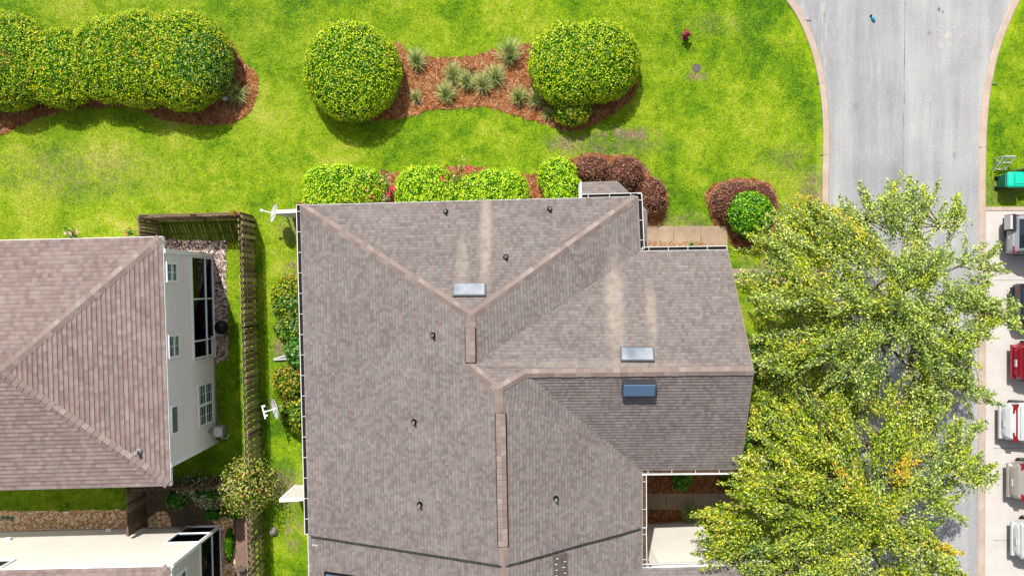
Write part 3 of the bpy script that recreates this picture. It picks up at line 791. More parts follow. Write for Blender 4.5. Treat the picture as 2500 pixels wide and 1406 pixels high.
# skylights
def skylight(px, py, w, hgt, mat, sh=.12):
    c, nr = rf.at(px, py)
    u = Vector((1, 0, 0)) - nr * nr.x; u.normalize(); v = nr.cross(u)
    m = MB()
    def q(a, b, o): return c + u * a + v * b + nr * o
    W_, V_ = w / 2, hgt / 2; fr = .03
    m.hexa([q(-W_, -V_, -.05), q(W_, -V_, -.05), q(W_, V_, -.05), q(-W_, V_, -.05)], [q(-W_, -V_, sh), q(W_, -V_, sh), q(W_, V_, sh), q(-W_, V_, sh)])
    k = obj('skylight', m, M['flash'], house)
    m = MB(); m.hexa([q(-W_ + fr, -V_ + fr, sh), q(W_ - fr, -V_ + fr, sh), q(W_ - fr, V_ - fr, sh), q(-W_ + fr, V_ - fr, sh)],
                     [q(-W_ + fr * 1.6, -V_ + fr * 1.6, sh + .035), q(W_ - fr * 1.6, -V_ + fr * 1.6, sh + .035), q(W_ - fr * 1.6, V_ - fr * 1.6, sh + .035), q(-W_ + fr * 1.6, V_ - fr * 1.6, sh + .035)])
    obj('pane', m, mat, k)
M['flash'] = plain('slate_flashing', C(72, 74, 82), .5)
s_ = NT('skylight_glass'); M['skyl'] = s_.done(s_.ramp(s_.noise(s_.objc(), 1.2, 2), [(.35, C(128, 142, 160)), (.65, C(184, 192, 202))]), .12, .6)
M['skyd'] = plain('dark_skylight_glass', C(98, 128, 164), .1, .6)
skylight(1146, 709, 1.24, .54, M['skyl']); skylight(1555, 866, 1.26, .56, M['skyl']); skylight(1558, 942, 1.26, .56, M['skyd'], .3)
# plumbing vents
M['pvc'] = plain('grey_pvc', C(200, 204, 204), .5)
for px, py in ((1088, 517), (1342, 511), (1235, 628), (1057, 818), (1011, 1029), (1025, 1230), (1357, 1216)):
    c, nr = rf.at(px, py)
    m = MB(); m.lathe(c, [(.115, -.06), (.11, .05), (.065, .14), (.06, .18)], 16); v = obj('vent_pipe', m, M['black'], house)
    m = MB(); m.lathe(c, [(.048, .1), (.048, .3), (.032, .3), (.028, .18)], 14); obj('pipe', m, M['pvc'], v)
# ridge vents: raised cap with black open sides
def ridge_vent(pa, pb):
    a, _ = rf.at(*pa); b, _ = rf.at(*pb)
    d = b - a; d.z = 0; ln = d.length; d.normalize(); s = Vector((-d.y, d.x, 0))
    z0 = max(a.z, b.z)
    m = MB(); m.obox(a, d, s, 0, ln, -.205, .205, z0 - .22, z0 + .06); k = obj('ridge_vent', m, M['black'], house)
    m = MB(); seg = int(ln / .22)
    for i in range(seg):
        t0, t1 = ln * i / seg + .003, ln * (i + 1) / seg - .003
        for sg in (1, -1):
            def q(t, o, z): p = a + d * t + s * o * sg; return (p.x, p.y, z)
            f = [q(t0, 0, z0 + .115), q(t1, 0, z0 + .11), q(t1, .178, z0 + .068), q(t0, .178, z0 + .072)]
            m.poly(f if sg < 0 else f[::-1])
    obj('vent_cap', m, M['cap'], k)
ridge_vent((1148, 799), (1149, 884)); ridge_vent((1222, 1008), (1228, 1332))
# tar strip along the party wall, and the torn patch with nails beside it
m = MB()
def strip(pts, w):
    for (a, b) in zip(pts[:-1], pts[1:]):
        p, n1 = rf.at(*a); q, n2 = rf.at(*b)
        d = (q - p).normalized(); s = Vector((-d.y, d.x, 0)).normalized() * w
        m.hexa([p - s + Vector((0, 0, -.02)), q - s + Vector((0, 0, -.02)), q + s + Vector((0, 0, -.02)), p + s + Vector((0, 0, -.02))], [p - s + Vector((0, 0, .06)), q - s + Vector((0, 0, .06)), q + s + Vector((0, 0, .06)), p + s + Vector((0, 0, .06))])
def lerp2(a, b, k): return [(a[0] + (b[0] - a[0]) * i / k, a[1] + (b[1] - a[1]) * i / k + R_.uniform(-.7, .7)) for i in range(k + 1)]
strip(lerp2((760, 1309), (1231, 1382), 9), .036); strip(lerp2((1231, 1382), (1564, 1290), 8), .036)
obj('tar_strip', m, M['tar'], house)
def roofquad(pts, o0, o1):
    q = [rf.at(x, y) for x, y in pts]
    return [p + n * o0 for p, n in q], [p + n * o1 for p, n in q]
m = MB(); m.hexa(*roofquad([(1351, 1420), (1385, 1420), (1384, 1348), (1351, 1357)], -.03, .035))
pt = obj('roof_patch', m, mottled('torn_felt', C(92, 82, 78), C(120, 108, 102), 5, .95), house)
for i in range(9):
    x, y = 1358 + (i % 2) * 18 + R_.uniform(-3, 3), 1362 + i * 7
    p, nr = rf.at(x, y); m = MB(); m.box(p.x - .05, p.x + .05, p.y - .014, p.y + .014, p.z + .02, p.z + .055); obj('exposed_nail', m, M['porcelain'], pt)
for i in range(3):
    p, nr = rf.at(765 + i * 5, 1329 + i * .6); m = MB(); m.box(p.x - .025, p.x + .025, p.y - .03, p.y + .03, p.z, p.z + .05); obj('roof_tag', m, M['porcelain'], house)
m = MB(); m.hexa(*roofquad([(796, 1480), (872, 1480), (870, 1404), (794, 1393)], -.03, .1)); k = obj('skylight', m, M['black'], house)
m = MB(); m.hexa(*roofquad([(800, 1478), (868, 1478), (866, 1408), (799, 1398)], .1, .12)); obj('pane', m, M['skyd'], k)
# low entry roof with the cut corner, wrapped round the house corner below the main eave
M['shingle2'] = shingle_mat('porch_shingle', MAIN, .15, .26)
r2 = Roof(); hl = 3.0; hu = 3.75
q = [W(1418, 446, hl), W(1507, 443, hl), W(1579, 514, hl), W(1580, 620, hl)]
i_ = [Vector((q[0].x, q[0].y - 1.5, hu)), Vector((q[1].x - .6, q[1].y - 1.5, hu)), Vector((q[2].x - 1.5, q[2].y - .55, hu)), Vector((q[3].x - 1.5, q[3].y, hu))]
for k in range(3): r2.face([(q[k], q[k + 1], i_[k + 1]), (q[k], i_[k + 1], i_[k])], q[k], q[k + 1], .15)
pr = obj('porch_roof', r2.mb, M['shingle2'], house)
m = MB()
for k in range(3):
    a, b = q[k], q[k + 1]; dd = (b - a); l_ = dd.length; dd.normalize(); nn = Vector((-dd.y, dd.x, 0))
    m.obox(a, dd, nn, 0, l_, .0, .015, hl - .2, hl - .0)
obj('fascia', m, M['greymetal'], pr)
m = MB()
for p in (q[0] + Vector((.15, -.2, 0)), q[1] + Vector((-.1, -.25, 0)), q[2] + Vector((-.25, -.1, 0)), q[3] + Vector((-.2, .2, 0))):
    m.box(p.x - .07, p.x + .07, p.y - .07, p.y + .07, 0, hl - .05)
obj('porch_post', m, M['white'], pr)
m = MB(); m.box(q[0].x - .05, q[0].x, q[0].y - 1.5, q[0].y, 2.4, 3.3); obj('end_board', m, M['white'], pr)
# little cornice return on the gable
r3 = Roof(); q = [W(1826, 984, 4.9), W(1834, 1026, 4.75), W(1813, 1026, 5.2), W(1822, 986, 5.15)]
r3.face([(q[0], q[1], q[2]), (q[0], q[2], q[3])], q[0], q[1], .15)
obj('cornice_return', r3.mb, M['cap'], house)
# downspouts of the west side
for x, y in ((742, 905), (756, 1330)):
    p = W(x, y, HE); m = MB(); m.box(p.x + .1, p.x + .2, p.y - .05, p.y + .05, .1, HE - .1); obj('downspout', m, M['white'], house)

# ------------------------------------------------------------------ left neighbour, upper house
HL = 5.3
LEFT = [(.08, C(126, 106, 103)), (.32, C(148, 129, 125)), (.5, C(163, 145, 141)), (.7, C(176, 160, 155)), (.94, C(198, 188, 180))]
h1 = thing('neighbour_house', 'pinkish brown hip roofed house with pale grey siding and glazed porch inside the fence', 'house', (-17, -3, 0))
r1 = Roof(); e1 = .18
a_, b_, c_, d_ = W(396, 578, HL), W(416, 1185, HL), W(-420, 1206, HL), W(-420, 597, HL)
pk = W(2, 909, 6.75); pk2 = W(-330, 913, 6.75)
r1.face([(d_, a_, pk), (d_, pk, pk2)], d_, a_, e1); r1.face([(a_, b_, pk)], a_, b_, e1, .03); r1.face([(b_, c_, pk2), (b_, pk2, pk)], b_, c_, e1)
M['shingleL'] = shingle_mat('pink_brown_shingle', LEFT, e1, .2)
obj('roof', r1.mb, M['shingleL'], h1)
for u_, v_ in ((a_, pk), (b_, pk), (pk, pk2)): m = MB(); cap_line(m, u_, v_, .2, .25); obj('ridge_cap', m, M['cap'], h1)
m = MB()
for x, y in ((a_, b_), (b_, c_), (a_, d_)):
    dd = (y - x); l_ = dd.length; dd.normalize(); nn = Vector((-dd.y, dd.x, 0)); m.obox(x, dd, nn, 0, l_, -.02, .02, HL - .2, HL - .01)
obj('fascia', m, M['white'], h1)
p0, p1 = W(517, 624), W(530, 1077)
d, n, ln = wall_axis(p0, p1, Vector((1, 0, 0)))
def wp(px, py): return wallpx(px, py, p0, d, n)
ps0 = wp(522, 626)[0]; ps1 = wp(524, 872)[0]; pz = 2.62
ps0 = max(ps0, .12)
m = MB(); lapwall(m, p0, d, n, 0, ln, pz, HL - .05); lapwall(m, p0, d, n, ps1, ln, .2, pz)
bk = 2.6
m.obox(p0, d, n, 0, ln, -6, -bk, 0, HL - .1); m.obox(p0, d, n, 0, ln, -bk, -.03, pz + .02, HL - .1); m.obox(p0, d, n, ps1 + .06, ln, -bk, -.03, 0, pz + .02)
m.obox(p0, d, n, 0, ps0 - .02, -bk, -.03, 0, pz + .02)
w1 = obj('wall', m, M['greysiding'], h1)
m = MB(); m.obox(p0, d, n, -.07, .1, -.1, .06, 0, HL - .06); obj('corner_board', m, M['white'], h1)
m = MB(); m.obox(p0, d, n, ln - .1, ln + .07, -.1, .06, 0, HL - .06); obj('corner_board', m, M['white'], h1)
m = MB(); m.obox(p0, d, n, ps1 + .05, ln - .11, -.02, .035, 0, .2); obj('foundation', m, M['kerb'], h1)
# porch: room, glazing bars, glass
m = MB(); m.obox(p0, d, n, ps0, ps1, -bk + .01, -.05, .02, .1); m.obox(p0, d, n, ps0, ps1, -bk + .01, -bk + .06, .1, pz)
po = obj('porch', m, M['room'], h1)
m = MB(); fb = .06
for s in (ps0, ps0 + (ps1 - ps0) * .40, ps0 + (ps1 - ps0) * .80, ps1 - fb): m.obox(p0, d, n, s, s + fb, -.05, .06, .1, pz)
m.obox(p0, d, n, ps0, ps1, -.05, .072, pz - .1, pz + .03); m.obox(p0, d, n, ps0, ps1, -.05, .075, .0, .1)
m.obox(p0, d, n, ps0, ps1, -.05, .058, .92, .98)
m.obox(p0, d, n, ps1 - 1.02, ps1 - .06, -.05, .064, .3, .36); m.obox(p0, d, n, ps1 - .18, ps1 - .1, -.05, .066, .1, pz - .2)
obj('glazing_bar', m, M['white'], po)
m = MB(); m.obox(p0, d, n, ps0 + .02, ps1 - .02, -.012, .004, .1, pz - .05); obj('pane', m, M['screen'], po)
m = MB()
for s in (ps0 + .7, ps0 + 2.6):     # dim furniture on the porch floor
    m.obox(p0, d, n, s, s + .7, -1.5, -.8, .1, .5); m.obox(p0, d, n, s, s + .7, -1.6, -1.45, .1, 1.0)
obj('porch_chair', m, M['iron'], po)
def win(parent, x0, y0, x1, y1, ztop=None, **kw):
    """window from pixel corners: lower-z edge at x1; y0..y1 along the wall, measured at that edge"""
    sa, za = wp(x1, y0); sb, zb = wp(x1, y1)
    zt = ztop if ztop is not None else wp(x0, (y0 + y1) / 2)[1]
    s0, s1 = min(sa, sb), max(sa, sb)
    return window(parent, p0, d, n, s0, s1, min((za + zb) / 2, zt - .2), zt, **kw)
win(h1, 398, 641, 430, 690, 5.15, cols=2, rows=3, split='h')
win(h1, 405, 814, 436, 871, 5.15, cols=2, rows=3, split='h')
win(h1, 411, 984, 434, 1057, 5.12, pane='paneblind', split='', grid=False)
win(h1, 482, 928, 518, 1030, cols=4, rows=6, split='x')
# roof vent of the upper house
c, nr = r1.at(340, 1101)
m = MB(); m.lathe(c, [(.14, -.06), (.13, .05), (.07, .14), (.065, .34), (.04, .34)], 14); obj('vent_pipe', m, M['greymetal'], h1)
m = MB(); p = wp(521, 1046); m.obox(p0, d, n, p[0] - .08, p[0] + .08, 0, .12, .7, 1.1); obj('power_box', m, M['greymetal'], h1)

# ------------------------------------------------------------------ left neighbour, lower house
h2 = thing('neighbour_house', 'cream sided house with a glass corner sunroom at the bottom left', 'house', (-17, -14, 0))
HB = 5.45
ne = W(536, 1284); nw = W(-420, 1308); se = W(548, 1800)
a_, b_, c_, d_ = W(416, 1382, HB), W(440, 1950, HB), W(-430, 1960, HB), W(-430, 1400, HB)
pk = W(40, 1690, 6.8); pk2 = W(-300, 1700, 6.8)
r4 = Roof(); r4.face([(d_, a_, pk), (d_, pk, pk2)], d_, a_, e1); r4.face([(a_, b_, pk)], a_, b_, e1); r4.face([(b_, c_, pk2), (b_, pk2, pk)], b_, c_, e1)
obj('roof', r4.mb, M['shingleL'], h2)
for u_, v_ in ((a_, pk), (b_, pk)): m = MB(); cap_line(m, u_, v_, .2, .25); obj('ridge_cap', m, M['cap'], h2)
m = MB()
for x, y in ((a_, b_), (a_, d_)):
    dd = (y - x); l_ = dd.length; dd.normalize(); nn = Vector((-dd.y, dd.x, 0)); m.obox(x, dd, nn, 0, l_, -.03, .03, HB - .2, HB - .01)
obj('fascia', m, M['white'], h2)
SR = 2.5; srl = 1.55
p0 = ne.copy(); d, n, ln = wall_axis(ne, nw, UPY)
m = MB(); lapwall(m, p0, d, n, 0, ln, SR, HB - .05); lapwall(m, p0, d, n, srl, ln, .2, SR)
m.obox(p0, d, n, srl + .05, ln, -5, -.03, 0, SR)
m.obox(p0, d, n, .05, ln, -9, -.03, SR, HB - .1)
de, n_e, le = wall_axis(ne, se, RX)
lapwall(m, ne, de, n_e, 0, le, SR, HB - .05)
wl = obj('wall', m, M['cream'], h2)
m = MB(); m.obox(p0, d, n, srl, ln, -.02, .04, 0, .2); obj('foundation', m, M['kerb'], h2)
m = MB(); m.obox(p0, d, n, -.08, .09, -.09, .06, SR, HB - .06); obj('corner_board', m, M['white'], h2)
s0, z0 = wallpx(50, 1362, p0, d, n); s1, z1 = wallpx(-60, 1388, p0, d, n)
window(h2, p0, d, n, s0, s0 + 1.5, 4.25, 5.2, split='', grid=False, pane='pane')
window(h2, ne, de, n_e, wallpx(450, 1385, ne, de, n_e)[0], wallpx(450, 1385, ne, de, n_e)[0] + 1.3, 4.0, 5.2, split='h', cols=2, rows=3)
# wall vents
for x, y in ((266, 1296), (20, 1318)):
    s, z = wallpx(x, y, p0, d, n); m = MB(); m.obox(p0, d, n, s - .12, s + .12, 0, .12, z - .07, z + .07); obj('wall_vent', m, M['white'], h2)
# sunroom
m = MB()
m.obox(p0, d, n, -.02, srl + .05, -4.5, -.05, .02, .1); m.obox(p0, d, n, srl - .02, srl + .04, -4.5, -.06, .1, SR)
sr = obj('sunroom', m, M['room'], h2)
m = MB(); fb = .07
for s in (0, srl - fb): m.obox(p0, d, n, s, s + fb, -.05, .05, .05, SR)
m.obox(p0, d, n, -.05, srl, -.05, .065, SR - .08, SR + .03); m.obox(p0, d, n, 0, srl, -.05, .064, .0, .09); m.obox(p0, d, n, fb, srl - fb, -.045, .046, 1.0, 1.07)
for s in (0, 2.3, 4.6): m.obox(ne, de, n_e, s, s + fb, -.05, .052, .05, SR)
m.obox(ne, de, n_e, 0, 6, -.05, .066, SR - .08, SR + .03); m.obox(ne, de, n_e, 0, 6, -.05, .068, 0, .09); m.obox(ne, de, n_e, fb, 6, -.045, .047, 1.0, 1.06)
obj('glazing_bar', m, M['white'], sr)
m = MB(); m.obox(p0, d, n, fb, srl - fb, -.01, .004, .09, SR - .05); m.obox(ne, de, n_e, fb, 6, -.01, .004, .09, SR - .05); obj('pane', m, M['screen'], sr)
m = MB(); m.obox(ne, de, n_e, 1.0, 1.75, -.75, -.1, .1, .62); obj('yellow_cabinet', m, M['yellow'], sr)

# ------------------------------------------------------------------ fences
def fence(label, p, q, h=1.95, inner=1, mat='fence', every=2.4, closed=False, period=.28):
    """shadowbox fence from p to q at ground: pickets alternate on both sides of three rails"""
    d = Vector((q.x - p.x, q.y - p.y, 0)); ln = d.length; d.normalize(); n = Vector((-d.y, d.x, 0)) * inner
    t = thing('wooden_fence', label, 'fence', p, 'weathered wooden fence runs')
    m = MB(); k = int(ln / period)
    for i in range(k):
        s = i * ln / k; j = R_.uniform(-.03, .03); tl = R_.uniform(-.012, .012)
        m.obox(p, d, n, s + .005 + tl, s + (period - .012 if closed else .15) + tl, .06, .085, .06, h + j)
        if not closed: m.obox(p, d, n, s + .14 + tl, s + .285 + tl, -.105, -.08, .06, h - .02 + R_.uniform(-.03, .03))
    obj('picket', m, M[mat], t)
    for z in (.3, 1.0, 1.68):
        m = MB(); m.obox(p, d, n, .0, ln, -.078, -.02, z, z + .09); obj('rail', m, M['fencedark'], t)
    first = None; k = max(1, round(ln / every))
    for i in range(k + 1):
        s = min(max(i * ln / k, .05), ln - .05)
        if first is None:
            m = MB(); m.obox(p, d, n, s - .05, s + .05, -.0775, .058, 0, h - .12); first = obj('post', m, M['fencedark'], t); f0 = s
        else:
            c = first.copy(); COL.objects.link(c); c.parent = t; c.location = d * (s - f0)
    return t
def gp(px, py, h=1.95): v = W(px, py, h); v.z = 0; return v
fence('long weathered board fence between the two houses, running down the lawn strip', gp(586, 524), gp(611, 1470), inner=1)
fence('dark wooden fence along the back of the small shaded yard', gp(334, 527), gp(584, 521), inner=-1, mat='fencedark', closed=True, period=.15)
fence('short fence return at the left end of the shaded yard, half hidden by the roof', gp(334, 529), gp(350, 700), inner=1, mat='fencedark', closed=True, period=.15)
fence('dark cross fence behind the upper house, partly grown over by shrubs', gp(300, 1193), gp(604, 1191), inner=1, mat='fencedark')
fence('brown gate fence abutting the cream wall beside the tan gravel', gp(306, 1194), gp(309, 1310), inner=1, mat='fencedark', closed=True, period=.15)

# ------------------------------------------------------------------ privacy walls
def pwall(label, a, b, h, th=.12):
    d = Vector((b.x - a.x, b.y - a.y, 0)); ln = d.length; d.normalize(); n = Vector((-d.y, d.x, 0))
    t = thing('privacy_wall', label, 'wall', a); m = MB(); m.obox(a, d, n, 0, ln, -th / 2, th / 2, 0, h - .06); obj('panel', m, M['cream'], t)
    m = MB(); m.obox(a, d, n, -.09, ln, -th / 2 - .012, th / 2 + .012, h - .06, h); obj('coping', m, M['white'], t)
    m = MB(); m.obox(a, d, n, -.09, .06, -th / 2 - .02, th / 2 + .02, 0, h - .062); obj('end_post', m, M['white'], t)
pwall('white privacy wall behind the upper satellite dish', gp(680, 517, 2.5), gp(775, 512, 2.5), 2.5)
pwall('white privacy wall with a sunlit face beside the lower lawn strip', gp(687, 1221, 2.5), gp(800, 1214, 2.5), 2.5)

# ------------------------------------------------------------------ leaves, shrubs
LEAF = np.array([(0, -.5), (.5, -.05), (0, .5), (-.5, -.05)])
def leaves_mesh(name, pos, nrm, length, width, mats, mi=None, along=None, core=None):
    n = len(pos)
    r = rng.normal(size=(n, 3)) if along is None else along
    t = r - nrm * np.sum(r * nrm, axis=1, keepdims=True); t /= np.linalg.norm(t, axis=1, keepdims=True) + 1e-9
    b = np.cross(nrm, t)
    ln = (length * rng.uniform(.7, 1.3, n))[:, None]; wd_ = (width * rng.uniform(.7, 1.3, n))[:, None]
    V = np.empty((n, 4, 3))
    for k, (u, v) in enumerate(LEAF):
        V[:, k] = pos + b * wd_ * u + t * ln * v + nrm * (abs(u) * .18 * wd_)
    V = V.reshape(-1, 3); nf = n
    faces = np.arange(4 * n).reshape(n, 4)
    cv, cf = ([], []) if core is None else core
    me = bpy.data.meshes.new(name)
    allv = np.concatenate([V, np.array(cv, float).reshape(-1, 3)]) if len(cv) else V
    cf = np.array(cf, int).reshape(-1, 4) + 4 * n if len(cf) else np.zeros((0, 4), int)
    allf = np.concatenate([faces, cf])
    me.vertices.add(len(allv)); me.vertices.foreach_set('co', allv.ravel())
    me.loops.add(allf.size); me.loops.foreach_set('vertex_index', allf.ravel().astype(np.int32))
    me.polygons.add(len(allf)); me.polygons.foreach_set('loop_start', (np.arange(len(allf)) * 4).astype(np.int32))
    me.polygons.foreach_set('loop_total', np.full(len(allf), 4, np.int32))
    for m_ in mats: me.materials.append(m_)
    idx = np.zeros(len(allf), np.int32)
    if mi is not None: idx[:n] = mi
    if len(cf): idx[n:] = len(mats) - 1
    me.polygons.foreach_set('material_index', idx)
    me.update(calc_edges=True); me.validate()
    return me
def dome_pts(c, rx, ry, h, n, flat=2.4, low=.15):
    """points and normals on a clipped-shrub dome: widest at .42 h, flatter on top"""
    z = rng.uniform(-.85, 1, n); a = rng.uniform(0, 2 * math.pi, n)
    d = np.stack([np.sqrt(np.clip(1 - z * z, 0, 1)) * np.cos(a), np.sqrt(np.clip(1 - z * z, 0, 1)) * np.sin(a), z], 1)
    k = (np.abs(d[:, 0]) ** flat + np.abs(d[:, 1]) ** flat + np.abs(d[:, 2]) ** flat) ** (-1 / flat)
    k = np.where(True, k, k)
    # keep the plan outline round: use a superellipse only between plan radius and height
    pr = np.sqrt(d[:, 0] ** 2 + d[:, 1] ** 2)
    k = (pr ** flat + np.abs(d[:, 2]) ** flat) ** (-1 / flat)
    u = d * k[:, None]
    zc = .42 * h
    s = np.stack([u[:, 0] * rx, u[:, 1] * ry, np.where(u[:, 2] > 0, u[:, 2] * (h - zc), u[:, 2] * zc)], 1)
    nr = np.stack([u[:, 0] / rx, u[:, 1] / ry, u[:, 2] / np.where(u[:, 2] > 0, (h - zc), zc)], 1)
    nr /= np.linalg.norm(nr, axis=1, keepdims=True)
    return s + np.array([c[0], c[1], zc]), nr
def inside(p, l, g=.97, flat=2.4):
    c, rx, ry, h = l; zc = .42 * h
    q = np.sqrt(((p[:, 0] - c[0]) / (rx * g)) ** 2 + ((p[:, 1] - c[1]) / (ry * g)) ** 2)
    dz = p[:, 2] - zc; zz = np.abs(dz) / (np.where(dz > 0, h - zc, zc) * g)
    return q ** flat + zz ** flat < 1
def shrub(label, lobes, leaf='boxleaf', core='core', cat='shrub', name='shrub', group=None, dens=720, size=.08, jit=.085, tilt=.55, extra=None, cover=1.0, coreg=.93, lump=.09):
    """lobes: (px, py, rx px, ry px, height m) as the outline shows in the photograph"""
    LB = []
    for px, py, rx, ry, h in lobes:
        ze = .42 * h; c = W(px, py, ze); k = (H - ze) / F
        LB.append(((c.x, c.y), rx * k, ry * k, h))
    org = Vector((sum(l[0][0] for l in LB) / len(LB), sum(l[0][1] for l in LB) / len(LB), 0))
    P, Nn = [], []; seed = R_.uniform(0, 100)
    for i, l in enumerate(LB):
        area = 2 * math.pi * l[1] * l[2] * .75 + 4 * l[3] * math.sqrt(l[1] * l[2])
        p, nn = dome_pts(l[0], l[1], l[2], l[3], int(area * dens * cover))
        ok = p[:, 2] > .04
        for j, o in enumerate(LB):
            if j != i: ok &= ~inside(p, o)
        P.append(p[ok]); Nn.append(nn[ok])
    P = np.concatenate(P); Nn = np.concatenate(Nn)
    lum = np.array([mnoise.noise(Vector((p[0] * 1.6 + seed, p[1] * 1.6, p[2] * 1.6))) for p in P])
    lum2 = np.array([mnoise.noise(Vector((p[0] * 4.5 + seed, p[1] * 4.5, p[2] * 4.5))) for p in P])
    dep = lump * lum + lump * .6 * lum2 + rng.uniform(-jit, jit * .7, len(P))
    P = P + Nn * dep[:, None]
    stray = rng.uniform(0, 1, len(P)) < .025; P = P + Nn * (stray * rng.uniform(.04, .17, len(P)))[:, None]
    keep = rng.uniform(0, 1, len(P)) < np.clip(.84 + 1.15 * lum2, .38, 1)
    P = P[keep]; Nn = Nn[keep]
    nr = Nn + rng.normal(size=P.shape) * tilt; nr[:, 2] += .25; nr /= np.linalg.norm(nr, axis=1, keepdims=True)
    # inner body
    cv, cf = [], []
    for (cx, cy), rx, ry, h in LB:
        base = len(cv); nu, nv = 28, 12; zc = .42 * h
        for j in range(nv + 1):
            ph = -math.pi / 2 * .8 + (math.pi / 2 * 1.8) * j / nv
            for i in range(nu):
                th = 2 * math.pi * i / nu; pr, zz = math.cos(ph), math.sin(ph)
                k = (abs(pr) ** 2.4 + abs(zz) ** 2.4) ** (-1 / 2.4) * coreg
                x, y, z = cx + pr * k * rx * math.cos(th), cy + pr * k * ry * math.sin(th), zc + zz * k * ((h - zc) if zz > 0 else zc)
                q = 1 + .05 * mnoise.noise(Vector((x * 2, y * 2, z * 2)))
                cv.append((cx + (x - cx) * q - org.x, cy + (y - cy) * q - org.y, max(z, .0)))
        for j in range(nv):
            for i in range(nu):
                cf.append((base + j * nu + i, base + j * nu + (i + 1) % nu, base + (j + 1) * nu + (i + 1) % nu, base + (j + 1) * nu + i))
    mats = [M[leaf]]; mi = None
    if extra:     # (material, fraction, px, py, radius px): blossoms or off-colour sprays in one place
        mi = np.zeros(len(P), np.int32)
        for k, (em, fr, ex, ey, er) in enumerate(extra):
            mats.append(M[em]); c = W(ex, ey, 1.0); dist = np.hypot(P[:, 0] - c.x, P[:, 1] - c.y)
            sel = (dist < er / S0) & (rng.uniform(0, 1, len(P)) < fr); mi[sel] = k + 1
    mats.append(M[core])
    P = P - np.array(org)
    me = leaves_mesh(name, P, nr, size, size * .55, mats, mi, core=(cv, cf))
    o = link(name, me, None, org); tag(o, label, cat, group)
    return o
HG = 'clipped hedge shrubs in the top bed'
shrub('clipped green hedge mound cut by the photo edge, with a few orange leaf tips', [(25, 150, 108, 118, 2.2), (-110, 160, 110, 120, 2.2)], 'hedgeleaf', group=HG, extra=[('orangeleaf', .45, 45, 165, 28)])
shrub('small clipped hedge mound between the edge mound and the long hedge', [(155, 168, 92, 96, 1.9)], 'hedgeleaf', group=HG)
shrub('long rounded clipped hedge at the bed end beside a spiky grass clump', [(268, 148, 92, 104, 2.1), (345, 145, 110, 116, 2.4), (450, 150, 116, 120, 2.5)], 'hedgeleaf', group=HG, extra=[('darkleaf', .55, 525, 165, 62), ('orangeleaf', .18, 360, 130, 60)])
shrub('big round clipped yellow green bush standing alone at the left end of the mulch bed', [(861, 176, 117, 119, 2.35)], 'boxleaf')
shrub('large heart shaped clipped bush at the right end of the mulch bed', [(1390, 160, 98, 102, 2.2), (1462, 152, 98, 98, 2.3)], 'boxleaf')
shrub('small dull yellow bush leaning against the heart shaped bush', [(1396, 273, 45, 36, 1.15)], 'mixleaf', size=.1)
FG = 'clipped bushes along the townhouse front'
shrub('wide bright green bush at the left corner of the townhouse front', [(798, 458, 56, 55, 1.5), (845, 455, 62, 54, 1.5), (888, 462, 58, 52, 1.5), (800, 490, 58, 50, 1.4)], 'boxleaf2', group=FG, size=.085, extra=[('orangeleaf', .25, 905, 470, 42)])
shrub('bright green bush to the left of the sparse red flowering bush', [(1020, 458, 52, 52, 1.5), (1060, 460, 48, 54, 1.5), (1095, 478, 48, 40, 1.3), (1020, 486, 54, 46, 1.4)], 'boxleaf2', group=FG, size=.085)
shrub('bright green bush between the sparse red flowering bush and the bare mulch gap', [(1165, 472, 52, 46, 1.35), (1205, 462, 58, 48, 1.45), (1240, 466, 50, 50, 1.45), (1235, 488, 54, 44, 1.4)], 'boxleaf2', group=FG, size=.085)
shrub('narrow bright green bush between the mulch gap and the burgundy bushes', [(1360, 430, 47, 42, 1.4), (1375, 462, 46, 46, 1.4)], 'boxleaf2', group=FG, size=.085)
def twiggy(label, px, py, r, h, leaf, n, flowers, fm='redflower', name='flowering_shrub', cat='shrub'):
    """loose open shrub: stems, sparse leaves and a few blossoms"""
    o = W(px, py, h * .6); o.z = 0; rr = r / S0
    t = thing(name, label, cat, o); m = MB(); tips = []
    for i in range(16):
        a = R_.uniform(0, 6.28); q = rr * R_.uniform(.3, 1); tip = o + Vector((math.cos(a) * q, math.sin(a) * q, h * R_.uniform(.6, 1)))
        mid = o + (tip - o) * .5 + Vector((0, 0, .12)); m.tube([o, mid, tip], [.014, .01, .005], 4); tips.append((mid, tip))
    obj('stem', m, M['twig'], t)
    P = []
    for i in range(n):
        a, b = R_.choice(tips); P.append(tuple(a + (b - a) * R_.uniform(-.2, 1.05) + Vector((R_.gauss(0, .09), R_.gauss(0, .09), R_.gauss(0, .07))) - o))
    P = np.array(P); nr = rng.normal(size=P.shape) * .7 + np.array([0, 0, 1]); nr /= np.linalg.norm(nr, axis=1, keepdims=True)
    link('foliage', leaves_mesh('foliage', P, nr, .1, .05, [M[leaf]]), t)
    Q = []
    for fx, fy, k in flowers:
        c = W(fx, fy, h * .95) - o
        for i in range(k): Q.append((c.x + R_.gauss(0, .05), c.y + R_.gauss(0, .05), c.z + R_.gauss(0, .04)))
    if Q:
        Q = np.array(Q); nr = rng.normal(size=Q.shape) * .4 + np.array([0, 0, 1]); nr /= np.linalg.norm(nr, axis=1, keepdims=True)
        link('blossom', leaves_mesh('blossom', Q, nr, .075, .06, [M[fm]]), t)
    return t
twiggy('loose rose bush with hot pink blossoms beside the wide corner bush', 925, 465, 46, 1.5, 'greyleaf', 420, [(955, 462, 22), (948, 474, 16), (906, 480, 9), (893, 460, 7), (960, 458, 12), (873, 455, 5)])
twiggy('sparse rose bush with a red blossom standing in the lawn edge between green bushes', 1118, 428, 44, 1.7, 'vineleaf', 380, [(1143, 411, 16), (1079, 434, 10), (1098, 410, 4)])
